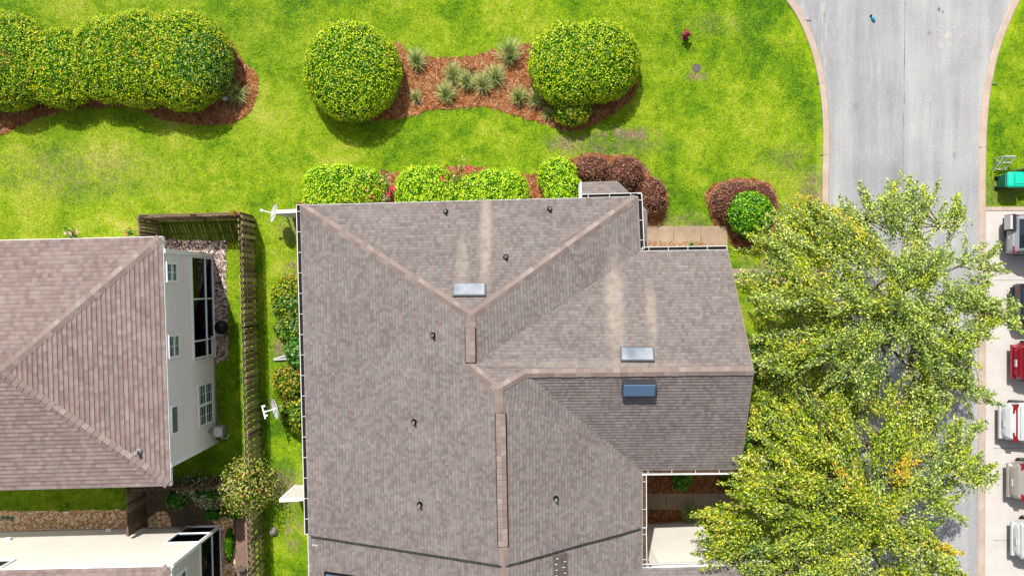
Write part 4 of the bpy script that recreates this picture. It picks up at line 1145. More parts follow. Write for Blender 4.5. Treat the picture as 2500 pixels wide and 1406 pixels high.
twiggy('small pink flowering plant at the lawn edge above the neighbour roof', 170, 570, 18, .7, 'darkleaf', 120, [(159, 569, 8), (171, 568, 8), (188, 565, 5), (172, 574, 6)], 'pinkflower', 'flowering_plant', 'flower')
twiggy('small orange flowering plant beside the end of the yard fence', 315, 570, 12, .7, 'darkleaf', 80, [(309, 557, 6), (306, 573, 6)], 'orangeflower', 'flowering_plant', 'flower')
BG_ = 'burgundy bushes'
shrub('burgundy bush next to the narrow bright green bush', [(1447, 415, 44, 34, 1.3)], 'burgundy', 'corered', group=BG_, size=.085, jit=.12, dens=420, )
shrub('burgundy bush above the low entry roof corner', [(1527, 424, 46, 42, 1.4)], 'burgundy', 'corered', group=BG_, size=.085, jit=.12, dens=420, )
shrub('burgundy bush against the gutter corner beside the concrete walk', [(1590, 478, 37, 43, 1.3)], 'burgundy', 'corered', group=BG_, size=.085, jit=.12, dens=420, )
shrub('wide burgundy bush wrapped round the ball shaped green bush', [(1800, 492, 66, 50, 1.0), (1855, 500, 40, 54, .9)], 'burgundy', 'corered', group=BG_, size=.085, jit=.12, dens=420, )
shrub('ball shaped deep green bush in front of the wide burgundy bush', [(1829, 523, 52, 53, 1.7)], 'roundleaf', size=.12)
shrub('olive green bush at the townhouse wall near the upper satellite dish', [(712, 735, 46, 58, 1.4), (722, 800, 46, 40, 1.3)], 'mixleaf', size=.12, jit=.1, extra=[('darkleaf', .5, 720, 780, 60)])
shrub('glossy dark green bush beside the white splash block', [(737, 858, 36, 44, 1.5)], 'darkleaf', size=.17, jit=.1, dens=220)
shrub('orange tinged bush between the glossy bush and the lower satellite dish', [(712, 935, 42, 44, 1.3)], 'orangeleaf', size=.13, jit=.1, dens=420, )
shrub('yellow green bush behind the lower satellite dish', [(725, 1010, 36, 46, 1.2)], 'mixleaf', size=.14, jit=.1, dens=420, )
shrub('dark rounded shrub in the shaded courtyard next to the gutter', [(1664, 1165, 22, 30, .9)], 'roundleaf', size=.1)
shrub('narrow yellow green shrub at the courtyard end under the tree', [(1774, 1168, 14, 26, 1.2)], 'mixleaf', size=.1)
shrub('dark shrub between the gable end and the tree', [(1850, 1110, 34, 60, 1.2)], 'darkleaf', size=.12, dens=220)
shrub('dark green shrub beside the gable peak, half under the upper tree', [(1862, 868, 26, 40, 1.3), (1868, 935, 24, 34, 1.1)], 'darkleaf', dens=330)
shrub('low olive shrub by the gable cornice, under the gap between the trees', [(1860, 1012, 26, 34, 1.1)], 'mixleaf', dens=330)
shrub('dark low shrub in the shaded corner behind the cross fence', [(432, 1218, 26, 24, .8)], 'darkleaf', size=.1, dens=220)
shrub('speckled yellow and red berry shrub growing over the long fence', [(606, 1192, 54, 52, 2.6), (612, 1152, 40, 34, 2.5)], 'vineleaf', size=.1, jit=.42, dens=330, lump=.26, coreg=.5)
shrub('grey green straggly shrub over the cross fence', [(520, 1200, 52, 32, 1.7), (470, 1185, 26, 26, 1.6)], 'greyleaf', size=.11, jit=.22, dens=190, lump=.2, coreg=.7)
shrub('dark leafy plants beside the gravel next to the sunroom', [(572, 1245, 26, 22, .7), (520, 1255, 26, 14, .5)], 'darkleaf', size=.1, jit=.12, dens=200)
shrub('ground hugging speckled plants along the sunroom glass', [(560, 1330, 12, 46, .4)], 'vineleaf', size=.08, jit=.1, dens=160)

# ------------------------------------------------------------------ grass clumps
def clump(label, px, py, r, n=230, h=.75, mat='grassblade', name='ornamental_grass', lean=(0, 0), group='ornamental grass clumps in the mulch'):
    o = W(px, py, .25); o.z = 0.02; rr = r * 1.22 / S0; n = int(n * 1.35)
    V, Fc = [], []
    for i in range(n):
        a = R_.uniform(0, 6.283); b = rr * math.sqrt(R_.uniform(0, 1)) * R_.uniform(.55, 1.1); hh = h * R_.uniform(.55, 1.0) * (1 - .45 * (b / rr) ** 2)
        dr = Vector((math.cos(a), math.sin(a), 0)); sd = Vector((-dr.y, dr.x, 0)); w = R_.uniform(.009, .016)
        base = dr * b * .12; pts = []
        for t in (0, .35, .7, 1.0):
            pts.append(base + dr * b * .9 * t ** 1.5 + Vector((lean[0] * t, lean[1] * t, 0)) * rr + Vector((0, 0, hh * (1 - (1 - t) ** 1.7) - .14 * b * t * t)))
        k = len(V)
        for j, p in enumerate(pts):
            ww = w * (1 - .75 * j / 3)
            V += [tuple(p - sd * ww), tuple(p + sd * ww)]
        for j in range(3): Fc.append((k + 2 * j, k + 2 * j + 1, k + 2 * j + 3, k + 2 * j + 2))
    me = bpy.data.meshes.new(name); me.from_pydata(V, [], Fc); me.materials.append(M[mat]); me.update()
    o_ = link(name, me, None, o); tag(o_, label, 'ornamental grass', group); return o_
up = (0, .35)
clump('grass clump nearest the big round bush, at the upper bed edge', 1018, 156, 31, lean=up)
clump('tall grass clump at the upper bed edge beside the heart shaped bush', 1244, 140, 36, 300, .95, lean=up)
clump('smallest grass clump alone in the mulch right of the big round bush', 1014, 242, 20, 130, .5, lean=up)
clump('grass clump overhanging the lower lawn edge of the bed', 1090, 236, 30, 260, lean=up)
clump('leftmost upper clump of the clustered grasses in the bed middle', 1106, 188, 28, lean=up)
clump('middle clump of the clustered grasses below the dead twig plant', 1138, 208, 28, lean=up)
clump('olive clump between the middle and right clumps of the clustered grasses', 1178, 214, 30, lean=up)
clump('rightmost clump of the clustered grasses in the bed middle', 1210, 196, 32, lean=up)
clump('pale grass clump in the lower mulch left of the heart shaped bush', 1266, 244, 27, lean=up)
clump('grass clump tucked under the lower left side of the heart shaped bush', 1308, 250, 26, lean=up)
clump('small dark grass clump beside the dull yellow bush', 1340, 282, 20, 120, .5, lean=up)
clump('spiky grey green clump at the right end of the long hedge', 578, 228, 30, 240, .7)
clump('spiky green plant in the shaded courtyard by the white wall', 1686, 1252, 30, 240, .7)
clump('small yellow spiky tuft on the mulch strip by the entry gutter', 1690, 598, 14, 80, .35)
t = thing('dead_plant', 'small dark dead twig plant above the clustered grasses', 'plant', W(1152, 176))
m = MB(); o = W(1152, 176)
for i in range(14):
    a = R_.uniform(0, 6.28); m.tube([o, o + Vector((math.cos(a) * .1, math.sin(a) * .1, .2)), o + Vector((math.cos(a) * .22, math.sin(a) * .22, .3))], [.02, .014, .006], 4)
obj('stem', m, M['iron'], t)

# ------------------------------------------------------------------ trees
def in_poly(x, y, P):
    c = False
    for i in range(len(P)):
        a, b = P[i - 1], P[i]
        if (a[1] > y) != (b[1] > y) and x < (b[0] - a[0]) * (y - a[1]) / (b[1] - a[1]) + a[0]: c = not c
    return c
def tree(label, base, poly, cpx, gaps, nspray, hmin, hmax, leaf, cool, seed, coolbox):
    base = W(*base); t = thing('shade_tree', label, 'tree', base)
    top = W(cpx[0], cpx[1], hmax * .62)
    m = MB(); trunk = [base, base + (top - base) * .35 + Vector((.15, -.1, .4)), base + (top - base) * .7 + Vector((-.1, .1, .3)), top]
    m.tube(trunk, [.26, .2, .15, .1], 10); obj('trunk', m, M['bark'], t)
    limbs = MB(); nodes = []
    rad = max(abs(p[0] - cpx[0]) for p in poly)
    # main limbs
    for i in range(13):
        a = 2 * math.pi * i / 13 + R_.uniform(-.2, .2)
        for r in np.arange(1.0, .2, -.06):
            x, y = cpx[0] + math.cos(a) * r * rad, cpx[1] + math.sin(a) * r * rad
            if in_poly(x, y, poly): break
        s = base + (top - base) * R_.uniform(.45, .95)
        e = W(cpx[0] + (x - cpx[0]) * .8, cpx[1] + (y - cpx[1]) * .8, hmin + (hmax - hmin) * R_.uniform(.3, .6))
        k = 6; pts = []
        for j in range(k + 1):
            u = j / k; p = s + (e - s) * u; p.z += math.sin(u * math.pi) * .7; p.x += R_.gauss(0, .09); p.y += R_.gauss(0, .09); pts.append(p)
        limbs.tube(pts, [.085 * (1 - .75 * j / k) + .012 for j in range(k + 1)], 6)
        nodes += pts[1:]
    xs = [p[0] for p in poly]; ys = [p[1] for p in poly]
    P, Nn, Al, MI = [], [], [], []; c = 0; tries = 0
    while c < nspray and tries < nspray * 40:
        tries += 1
        x, y = R_.uniform(min(xs), max(xs)), R_.uniform(min(ys), max(ys))
        if not in_poly(x, y, poly): continue
        if any((x - g[0]) ** 2 + (y - g[1]) ** 2 < g[2] ** 2 for g in gaps): continue
        nzv = mnoise.noise(Vector((x / 75 + seed, y / 75, 0))) + .5 * mnoise.noise(Vector((x / 34, y / 34 + seed, 3)))
        dd = min(1, math.hypot((x - cpx[0]) / (max(xs) - cpx[0]), (y - cpx[1]) / max(abs(min(ys) - cpx[1]), abs(max(ys) - cpx[1]))))
        if nzv < -.17: continue
        zt = hmin + (hmax - hmin) * math.sqrt(max(0, 1 - dd * dd * .5))
        z = zt - abs(R_.gauss(0, .24)) * (zt - hmin) + R_.uniform(-.4, .4) + .5 * nzv
        tip = W(x, y, z)
        near = min(nodes, key=lambda q: (q - tip).length_squared)
        out = Vector((tip.x - top.x, tip.y - top.y, 0)); out = out.normalized() if out.length > .1 else Vector((1, 0, 0))
        out = (out + Vector((R_.gauss(0, .38), R_.gauss(0, .38), R_.gauss(-.1, .2)))).normalized()
        ln = R_.uniform(.8, 1.7); st = tip - out * ln * .5; en = tip + out * ln * .5 - Vector((0, 0, .12))
        if (near - st).length < 3.2:
            mid = near + (st - near) * .55 + Vector((0, 0, .12)); limbs.tube([near, mid, st, en], [.026, .02, .012, .004], 4, cap=False)
        else: limbs.tube([st - out * .5, st, en], [.015, .012, .004], 4, cap=False)
        k = int(R_.uniform(115, 205) * (.6 + .4 * ln)); u = rng.beta(1.1, 1.25, k) * 1.15 - .1
        q = np.array(st)[None] + u[:, None] * np.array(en - st)[None] + rng.normal(size=(k, 3)) * np.array([.125, .125, .11]) * (1.25 - .95 * u.clip(0, 1))[:, None]; q[:, 2] -= .28 * u.clip(0, 1) ** 2
        P.append(q); Al.append(np.tile(np.array(out), (k, 1)) + rng.normal(size=(k, 3)) * .45)
        nr = rng.normal(size=(k, 3)) * .55 + np.array([0, 0, .9]) + np.array([0, .25, 0]); Nn.append(nr / np.linalg.norm(nr, axis=1, keepdims=True))
        pc = coolbox(x, y); gd = any((x - g[0]) ** 2 + (y - g[1]) ** 2 < g[2] ** 2 for g in GOLD) and R_.random() < .28
        MI.append(np.full(k, 2 if gd else (1 if R_.random() < pc else 0), np.int32)); c += 1
    obj('limb', limbs, M['bark'], t)
    P = np.concatenate(P) - np.array(base); Nn = np.concatenate(Nn); Al = np.concatenate(Al); MI = np.concatenate(MI)
    link('crown', leaves_mesh('crown', P, Nn, .108, .058, [M[leaf], M[cool], M['treeleafgold']], MI, Al), t)
    return t
GOLD = [(2000, 525, 38), (2115, 545, 40), (2085, 1105, 55), (2195, 1140, 50), (2240, 1250, 45), (2300, 1320, 40), (2120, 1330, 40), (2440, 950, 30), (2440, 1175, 30), (2390, 780, 40), (1925, 830, 30), (2060, 900, 30)]
PA = [(1830, 590), (1880, 570), (1935, 520), (1990, 490), (2040, 500), (2070, 455), (2110, 485), (2160, 470), (2220, 450), (2290, 455), (2310, 495), (2360, 505), (2330, 550), (2400, 570), (2440, 590), (2420, 640), (2480, 690), (2485, 790), (2420, 800), (2390, 880), (2440, 930), (2440, 980), (2390, 990), (2300, 975), (2200, 1000), (2100, 970), (1990, 960), (1900, 930), (1862, 880), (1846, 800), (1808, 690)]
PB = [(1850, 915), (1890, 870), (2000, 900), (2100, 920), (2200, 960), (2300, 980), (2380, 1010), (2420, 1070), (2400, 1110), (2465, 1165), (2380, 1195), (2330, 1180), (2370, 1270), (2330, 1290), (2400, 1390), (2380, 1440), (2300, 1470), (1740, 1470), (1740, 1400), (1722, 1310), (1760, 1290), (1712, 1265), (1760, 1215), (1830, 1180), (1815, 1100), (1858, 1000)]
GA = [(2130, 690, 46), (2172, 870, 46), (2228, 865, 28), (2345, 672, 44), (2290, 560, 34), (2200, 560, 20), (2385, 650, 24), (2400, 860, 34), (2260, 640, 18), (2420, 920, 20), (2330, 800, 22), (2050, 640, 14)]
GB = [(2240, 945, 44), (2360, 1000, 44), (2115, 1020, 38), (2240, 1120, 30), (2330, 1300, 38), (2250, 1245, 26), (2395, 1090, 24), (2120, 1100, 18), (2024, 1258, 24), (2180, 1200, 22), (2400, 1235, 24), (2360, 1250, 30), (2300, 1400, 24), (1985, 1210, 16)]
tree('leafy shade tree with pale limbs overhanging the road by the upper parked cars', (1985, 800), PA, (2120, 740), GA, 540, 3.2, 7.6, 'treeleaf', 'treeleafcool', 3.3, lambda x, y: .75 if x > 2030 and y < 980 else .3)
tree('yellower shade tree leaning over the courtyard and lower parking', (1965, 1130), PB, (2060, 1200), GB, 670, 2.8, 7.2, 'treeleaf', 'treeleafcool', 9.1, lambda x, y: .5 if x > 2230 or y > 1330 else .12)

# ------------------------------------------------------------------ satellite dishes
def dish(label, px, py, h, axis, dia, arm, fork=False):
    c = W(px, py, h); ax = Vector(axis).normalized()
    foot = Vector((c.x - ax.x * .25, c.y - ax.y * .25, 0)); t = thing('satellite_dish', label, 'satellite dish', foot)
    m = MB(); r = dia / 2
    m.lathe(c, [(r * .02, -.09 * dia), (r * .5, -.065 * dia), (r, .01 * dia), (r, .03 * dia), (r * .5, -.045 * dia), (r * .02, -.07 * dia)], 28, axis=ax); obj('reflector', m, M['porcelain'], t)
    m = MB(); m.tube([foot, Vector((foot.x, foot.y, h - .1)), c - ax * .1], [.035, .035, .03], 8); obj('pole', m, M['greymetal'], t)
    m = MB(); e = c + ax * arm - Vector((0, 0, .08)); m.tube([c - Vector((0, 0, r * .3)), e], .025, 6); a = obj('feed_arm', m, M['white'], t)
    m = MB(); s = Vector((-ax.y, ax.x, 0)).normalized()
    if fork:
        m.tube([e - s * .3, e + s * .3], .03, 6)
        for k in (-.25, 0, .18): m.tube([e + s * k, e + s * k - ax * .12], .05, 8)
    else: m.tube([e - ax * .02, e + ax * .09], .06, 8)
    obj('feed_horn', m, M['white'], a)
dish('round satellite dish on a pole beside the upper privacy wall', 669, 521, 1.4, (-1, .22, .6), .85, .55)
dish('satellite dish with a forked feed arm beside the yellow green bush', 672, 998, 1.85, (-1, -.25, .62), .92, .55, True)

# ------------------------------------------------------------------ small yard things
t = thing('fire_hydrant', 'faded red fire hydrant standing in the open lawn', 'hydrant', W(1671, 92))
o = W(1671, 92); m = MB(); m.lathe(o, [(.16, 0), (.16, .05), (.11, .06), (.105, .52), (.15, .54), (.15, .58), (.12, .6), (.1, .69), (.04, .74), (.03, .79)], 16); obj('barrel', m, M['rust'], t)
for dx, dy, r in ((-1, 0, .055), (1, 0, .055), (0, 1, .08)):
    m = MB(); c = o + Vector((0, 0, .43)); m.lathe(c + Vector((dx, dy, 0)) * .09, [(r, 0), (r, .08), (r * 1.25, .085), (r * 1.25, .13), (.02, .15)], 10, axis=(dx, dy, 0)); obj('nozzle_cap', m, M['rust'], t)
o = W(1700, 167); m = MB(); m.lathe(o, [(.2, -.05), (.2, .03), (.17, .035), (.16, .02), (.03, .025)], 24)
tag(obj('valve_cover', m, plain('weathered_iron', C(108, 100, 108), .8), org=o), 'round grey metal cover sunk in the lawn below the hydrant', 'cover')
o = W(2131, 49); m = MB(); m.lathe(o + Vector((-.06, .1, .07)), [(.055, 0), (.075, .05), (.075, .17), (.05, .2), (.03, .22)], 10, axis=(.5, -.8, .1))
t = thing('plastic_bottle', 'small bright blue plastic bottle lying on the road', 'bottle', o); obj('bottle_body', m, M['blue'], t)
m = MB(); m.lathe(o + Vector((-.09, .14, .06)), [(.05, 0), (.055, .03), (.05, .07), (.02, .08)], 10, axis=(-.5, .8, .1)); obj('bottle_cap', m, M['black'], t)
def rockmesh(name, label, px, py, sx, sy, sz, mat='rock', cat='rock'):
    o = W(px, py); m = MB(); n = 12; rings = []
    for j in range(7):
        ph = -.3 + (math.pi / 2 + .29) * j / 6; ring = []
        for i in range(n):
            th = 2 * math.pi * i / n; k = 1 + .22 * mnoise.noise(Vector((math.cos(th) * 1.4 + px, math.sin(th) * 1.4, ph * 2)))
            ring.append((o.x + sx * k * math.cos(ph) * math.cos(th), o.y + sy * k * math.cos(ph) * math.sin(th), max(-.05, sz * k * math.sin(ph))))
        rings.append(ring)
    m.loft(rings, True); return tag(obj(name, m, M[mat], org=o), label, cat)
rockmesh('boulder', 'grey boulder on the lawn right of the long fence', 668, 1296, .22, .2, .3)
rockmesh('garden_stone', 'white stone at the foot of the hedge beside the spiky clump', 550, 241, .16, .13, .2, 'porcelain')
for i, (x, y, w) in enumerate(((8, 1262, 'leftmost'), (19, 1262, 'middle'), (30, 1264, 'rightmost'))):
    o = W(x, y); m = MB(); m.lathe(o, [(.1, 0), (.1, .06), (.09, .075), (.01, .08)], 16)
    tag(obj('valve_marker', m, M['greenlid'], org=o), w + ' of the three small green discs in the tan gravel', 'marker', 'green discs in the gravel')
o = gp(574, 521); o.z = 1.96
t = thing('flower_pot', 'terracotta pot hung at the corner of the wooden fence', 'pot', o)
m = MB(); m.lathe(o + Vector((0, -.02, -.1)), [(.07, 0), (.11, .2), (.125, .2), (.125, .25), (.1, .25), (.09, .2)], 16); obj('pot', m, M['terracotta'], t)
P = rng.normal(size=(60, 3)) * np.array([.07, .07, .05]) + np.array([0, -.02, .2]); nr = rng.normal(size=P.shape); nr /= np.linalg.norm(nr, axis=1, keepdims=True)
link('foliage', leaves_mesh('foliage', P, nr, .08, .05, [M['orangeleaf']]), t)
o = W(541, 799, .75); o.z = 0; t = thing('kettle_grill', 'black round kettle grill on the gravel by the glazed porch', 'grill', o)
m = MB(); m.lathe(o, [(.1, .42), (.24, .5), (.31, .68), (.32, .74)], 22); obj('bowl', m, M['black'], t, smooth=True)
m = MB(); m.lathe(o, [(.33, .74), (.32, .8), (.24, .96), (.1, 1.03), (.01, 1.04)], 22); l_ = obj('lid', m, M['black'], t, smooth=True)
m = MB(); m.box(o.x - .07, o.x + .07, o.y - .012, o.y + .012, 1.03, 1.08); obj('handle', m, M['black'], l_)
for k in range(3):
    a = k * 2.09; m = MB(); m.tube([(o.x + .18 * math.cos(a), o.y + .18 * math.sin(a), .5), (o.x + .3 * math.cos(a), o.y + .3 * math.sin(a), 0)], .015, 6); obj('leg', m, M['black'], t)
o = W(542, 834); m = MB(); m.box(o.x - .17, o.x + .17, o.y - .2, o.y + .2, 0, .06); struct(obj('paver', m, M['slab']))
# air conditioner by the wall
o = W(546, 1046); t = thing('air_conditioner', 'grey air conditioner unit at the foot of the siding wall', 'air conditioner', o)
m = MB(); m.box(o.x - .27, o.x + .2, o.y - .26, o.y + .22, .05, .72); obj('cabinet', m, M['greymetal'], t)
m = MB(); m.lathe(o + Vector((-.04, -.03, .72)), [(.22, 0), (.22, .02), (.19, .022), (.18, .01), (.04, .012)], 22); g = obj('fan_grille', m, M['gutter'], t)
m = MB()
for k in range(7): m.box(o.x - .28 + k * .08, o.x - .27 + k * .08, o.y - .28, o.y + .23, .722, .74)
obj('guard_wire', m, M['white'], g)
m = MB(); m.tube([o + Vector((-.1, -.3, .3)), o + Vector((.0, -.45, .1)), o + Vector((.2, -.42, .06)), o + Vector((.28, -.25, .1))], .02, 6); obj('hose', m, M['white'], t)
# splash block by the west wall
o = W(688, 874); t = thing('splash_block', 'white tapered downspout splash block on the lawn edge', 'splash block', o)
m = MB(); q = [(o.x - .36, o.y - .12), (o.x + .36, o.y - .08), (o.x + .36, o.y + .2), (o.x - .36, o.y + .0)]
m.prism(q, 0, .06); obj('tray', m, M['porcelain'], t)
m = MB(); m.tube([(o.x - .33, o.y - .03, .08), (o.x + .35, o.y + .14, .12)], .04, 6); m.tube([(o.x - .33, o.y - .08, .08), (o.x + .36, o.y - .03, .12)], .04, 6); obj('rim', m, M['porcelain'], t)
# patio things by the lower left sunroom
o = W(468, 1262); t = thing('garden_table', 'round dark wrought iron table among the plants by the sunroom', 'table', o)
m = MB()
for k in range(5):
    r = .1 + .09 * k; m.tube([(o.x + r * math.cos(a), o.y + r * math.sin(a), .68) for a in np.linspace(0, 6.283, 25)], .016, 5)
for k in range(8):
    a = k * math.pi / 4; m.tube([(o.x, o.y, .68), (o.x + .47 * math.cos(a + .3), o.y + .47 * math.sin(a + .3), .68)], .013, 5)
obj('tabletop', m, M['iron'], t)
for k in range(3):
    a = k * 2.09 + .4; m = MB(); m.tube([(o.x + .1 * math.cos(a), o.y + .1 * math.sin(a), .67), (o.x + .36 * math.cos(a), o.y + .36 * math.sin(a), 0)], .016, 5); obj('leg', m, M['iron'], t)
o = W(600, 1390); t = thing('garden_chair', 'grey wooden chair beside the long fence by the bottom edge', 'chair', o)
m = MB()
for k in range(5): m.box(o.x - .25, o.x + .25, o.y - .22 + k * .1, o.y - .14 + k * .1, .4, .43)
obj('seat', m, M['woodchair'], t)
m = MB()
for k in range(5): m.box(o.x - .24 + k * .1, o.x - .16 + k * .1, o.y + .26, o.y + .3, .42, .95)
obj('backrest', m, M['woodchair'], t)
for sx in (-1, 1):
    for sy in (-1, 1): m = MB(); m.box(o.x + sx * .22 - .025, o.x + sx * .22 + .025, o.y + sy * .22 - .025, o.y + sy * .22 + .025, 0, .4); obj('leg', m, M['woodchair'], t)
o = W(2022, 1258); t = thing('plastic_tub', 'round blue green plastic tub under the lower tree', 'tub', o)
m = MB(); m.lathe(o, [(.25, 0), (.32, .5), (.35, .5), (.35, .54), (.3, .54), (.24, .06)], 22); obj('tub_body', m, M['teal'], t)
m = MB(); m.lathe(o + Vector((0, 0, .4)), [(.28, 0), (.02, .01)], 22); obj('tub_water', m, M['blue'], t)

# wheelie bin, white folding frame and screen at the right edge
o = W(2443, 446); t = thing('wheelie_bin', 'teal wheeled rubbish bin on the grass by the apron', 'bin', o)
hw = .33
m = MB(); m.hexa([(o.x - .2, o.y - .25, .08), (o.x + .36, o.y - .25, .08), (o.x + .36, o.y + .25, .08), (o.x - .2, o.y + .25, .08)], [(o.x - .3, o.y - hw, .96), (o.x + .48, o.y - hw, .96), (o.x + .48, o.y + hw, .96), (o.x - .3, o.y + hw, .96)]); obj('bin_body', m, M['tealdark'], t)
m = MB(); r_ = []
for z, g in ((.96, .0), (1.0, .0), (1.06, .05), (1.08, .12)):
    ring = []
    for cx, cy, a0 in ((o.x + .5 - g, o.y + .36 - g, 0), (o.x - .3 + g, o.y + .36 - g, 1), (o.x - .3 + g, o.y - .36 + g, 2), (o.x + .5 - g, o.y - .36 + g, 3)):
        for k in range(4):
            a = math.pi / 2 * (a0 + k / 3); rr = .12
            ring.append((cx - rr * (1 if a0 in (0, 3) else -1) + rr * math.cos(a), cy - rr * (1 if a0 in (0, 1) else -1) + rr * math.sin(a), z))
    r_.append(ring)
m.loft(r_); l_ = obj('lid', m, M['teal'], t)
m = MB(); m.box(o.x - .02, o.x + .0, o.y - .3, o.y + .3, 1.075, 1.1); m.box(o.x + .0, o.x + .38, o.y - .2, o.y - .18, 1.075, 1.095); obj('lid_ridge', m, M['tealdark'], l_)
m = MB(); m.tube([(o.x - .36, o.y - .3, .98), (o.x - .36, o.y + .3, .98)], .025, 8); obj('handle', m, M['tealdark'], t)
for s in (-1, 1):
    m = MB(); m.lathe((o.x - .22, o.y + s * .24, .12), [(.12, -.04), (.12, .04), (.04, .045)], 16, axis=(0, 1, 0)); obj('wheel', m, M['black'], t)
o = W(2437, 404); t = thing('folding_frame', 'white metal folding frame standing on the grass above the bin', 'folding frame', o)
m = MB()
for a, b in (((-.55, .1, .85), (-.35, -.35, 0)), ((-.35, .05, .7), (.25, -.25, .15)), ((-.2, .3, .75), (.35, .3, .75)), ((-.2, .3, .75), (-.25, -.2, .2)), ((.35, .3, .75), (.2, -.25, .15)), ((-.25, -.2, .2), (.2, -.25, .15)), ((-.1, .05, .5), (.3, .05, .5)), ((-.2, .3, .75), (-.2, .3, 0)), ((.35, .3, .75), (.35, .3, 0)), ((.0, .3, .75), (.0, .05, .5))):
    m.tube([o + Vector(a), o + Vector(b)], .026, 6)
obj('tubing', m, M['porcelain'], t)
o = W(2462, 421); t = thing('garden_screen', 'pale grey slatted screen at the edge of the lawn behind the bin', 'screen', o)
d = Vector((1, .26, 0)).normalized(); n = Vector((-d.y, d.x, 0))
m = MB(); m.obox(o, d, n, 0, 3, -.1, .1, 1.6, 1.75); obj('cap_rail', m, M['greymetal'], t)
m = MB(); m.obox(o, d, n, .05, 3, -.03, .03, .1, 1.6); obj('screen_panel', m, M['greymetal'], t)

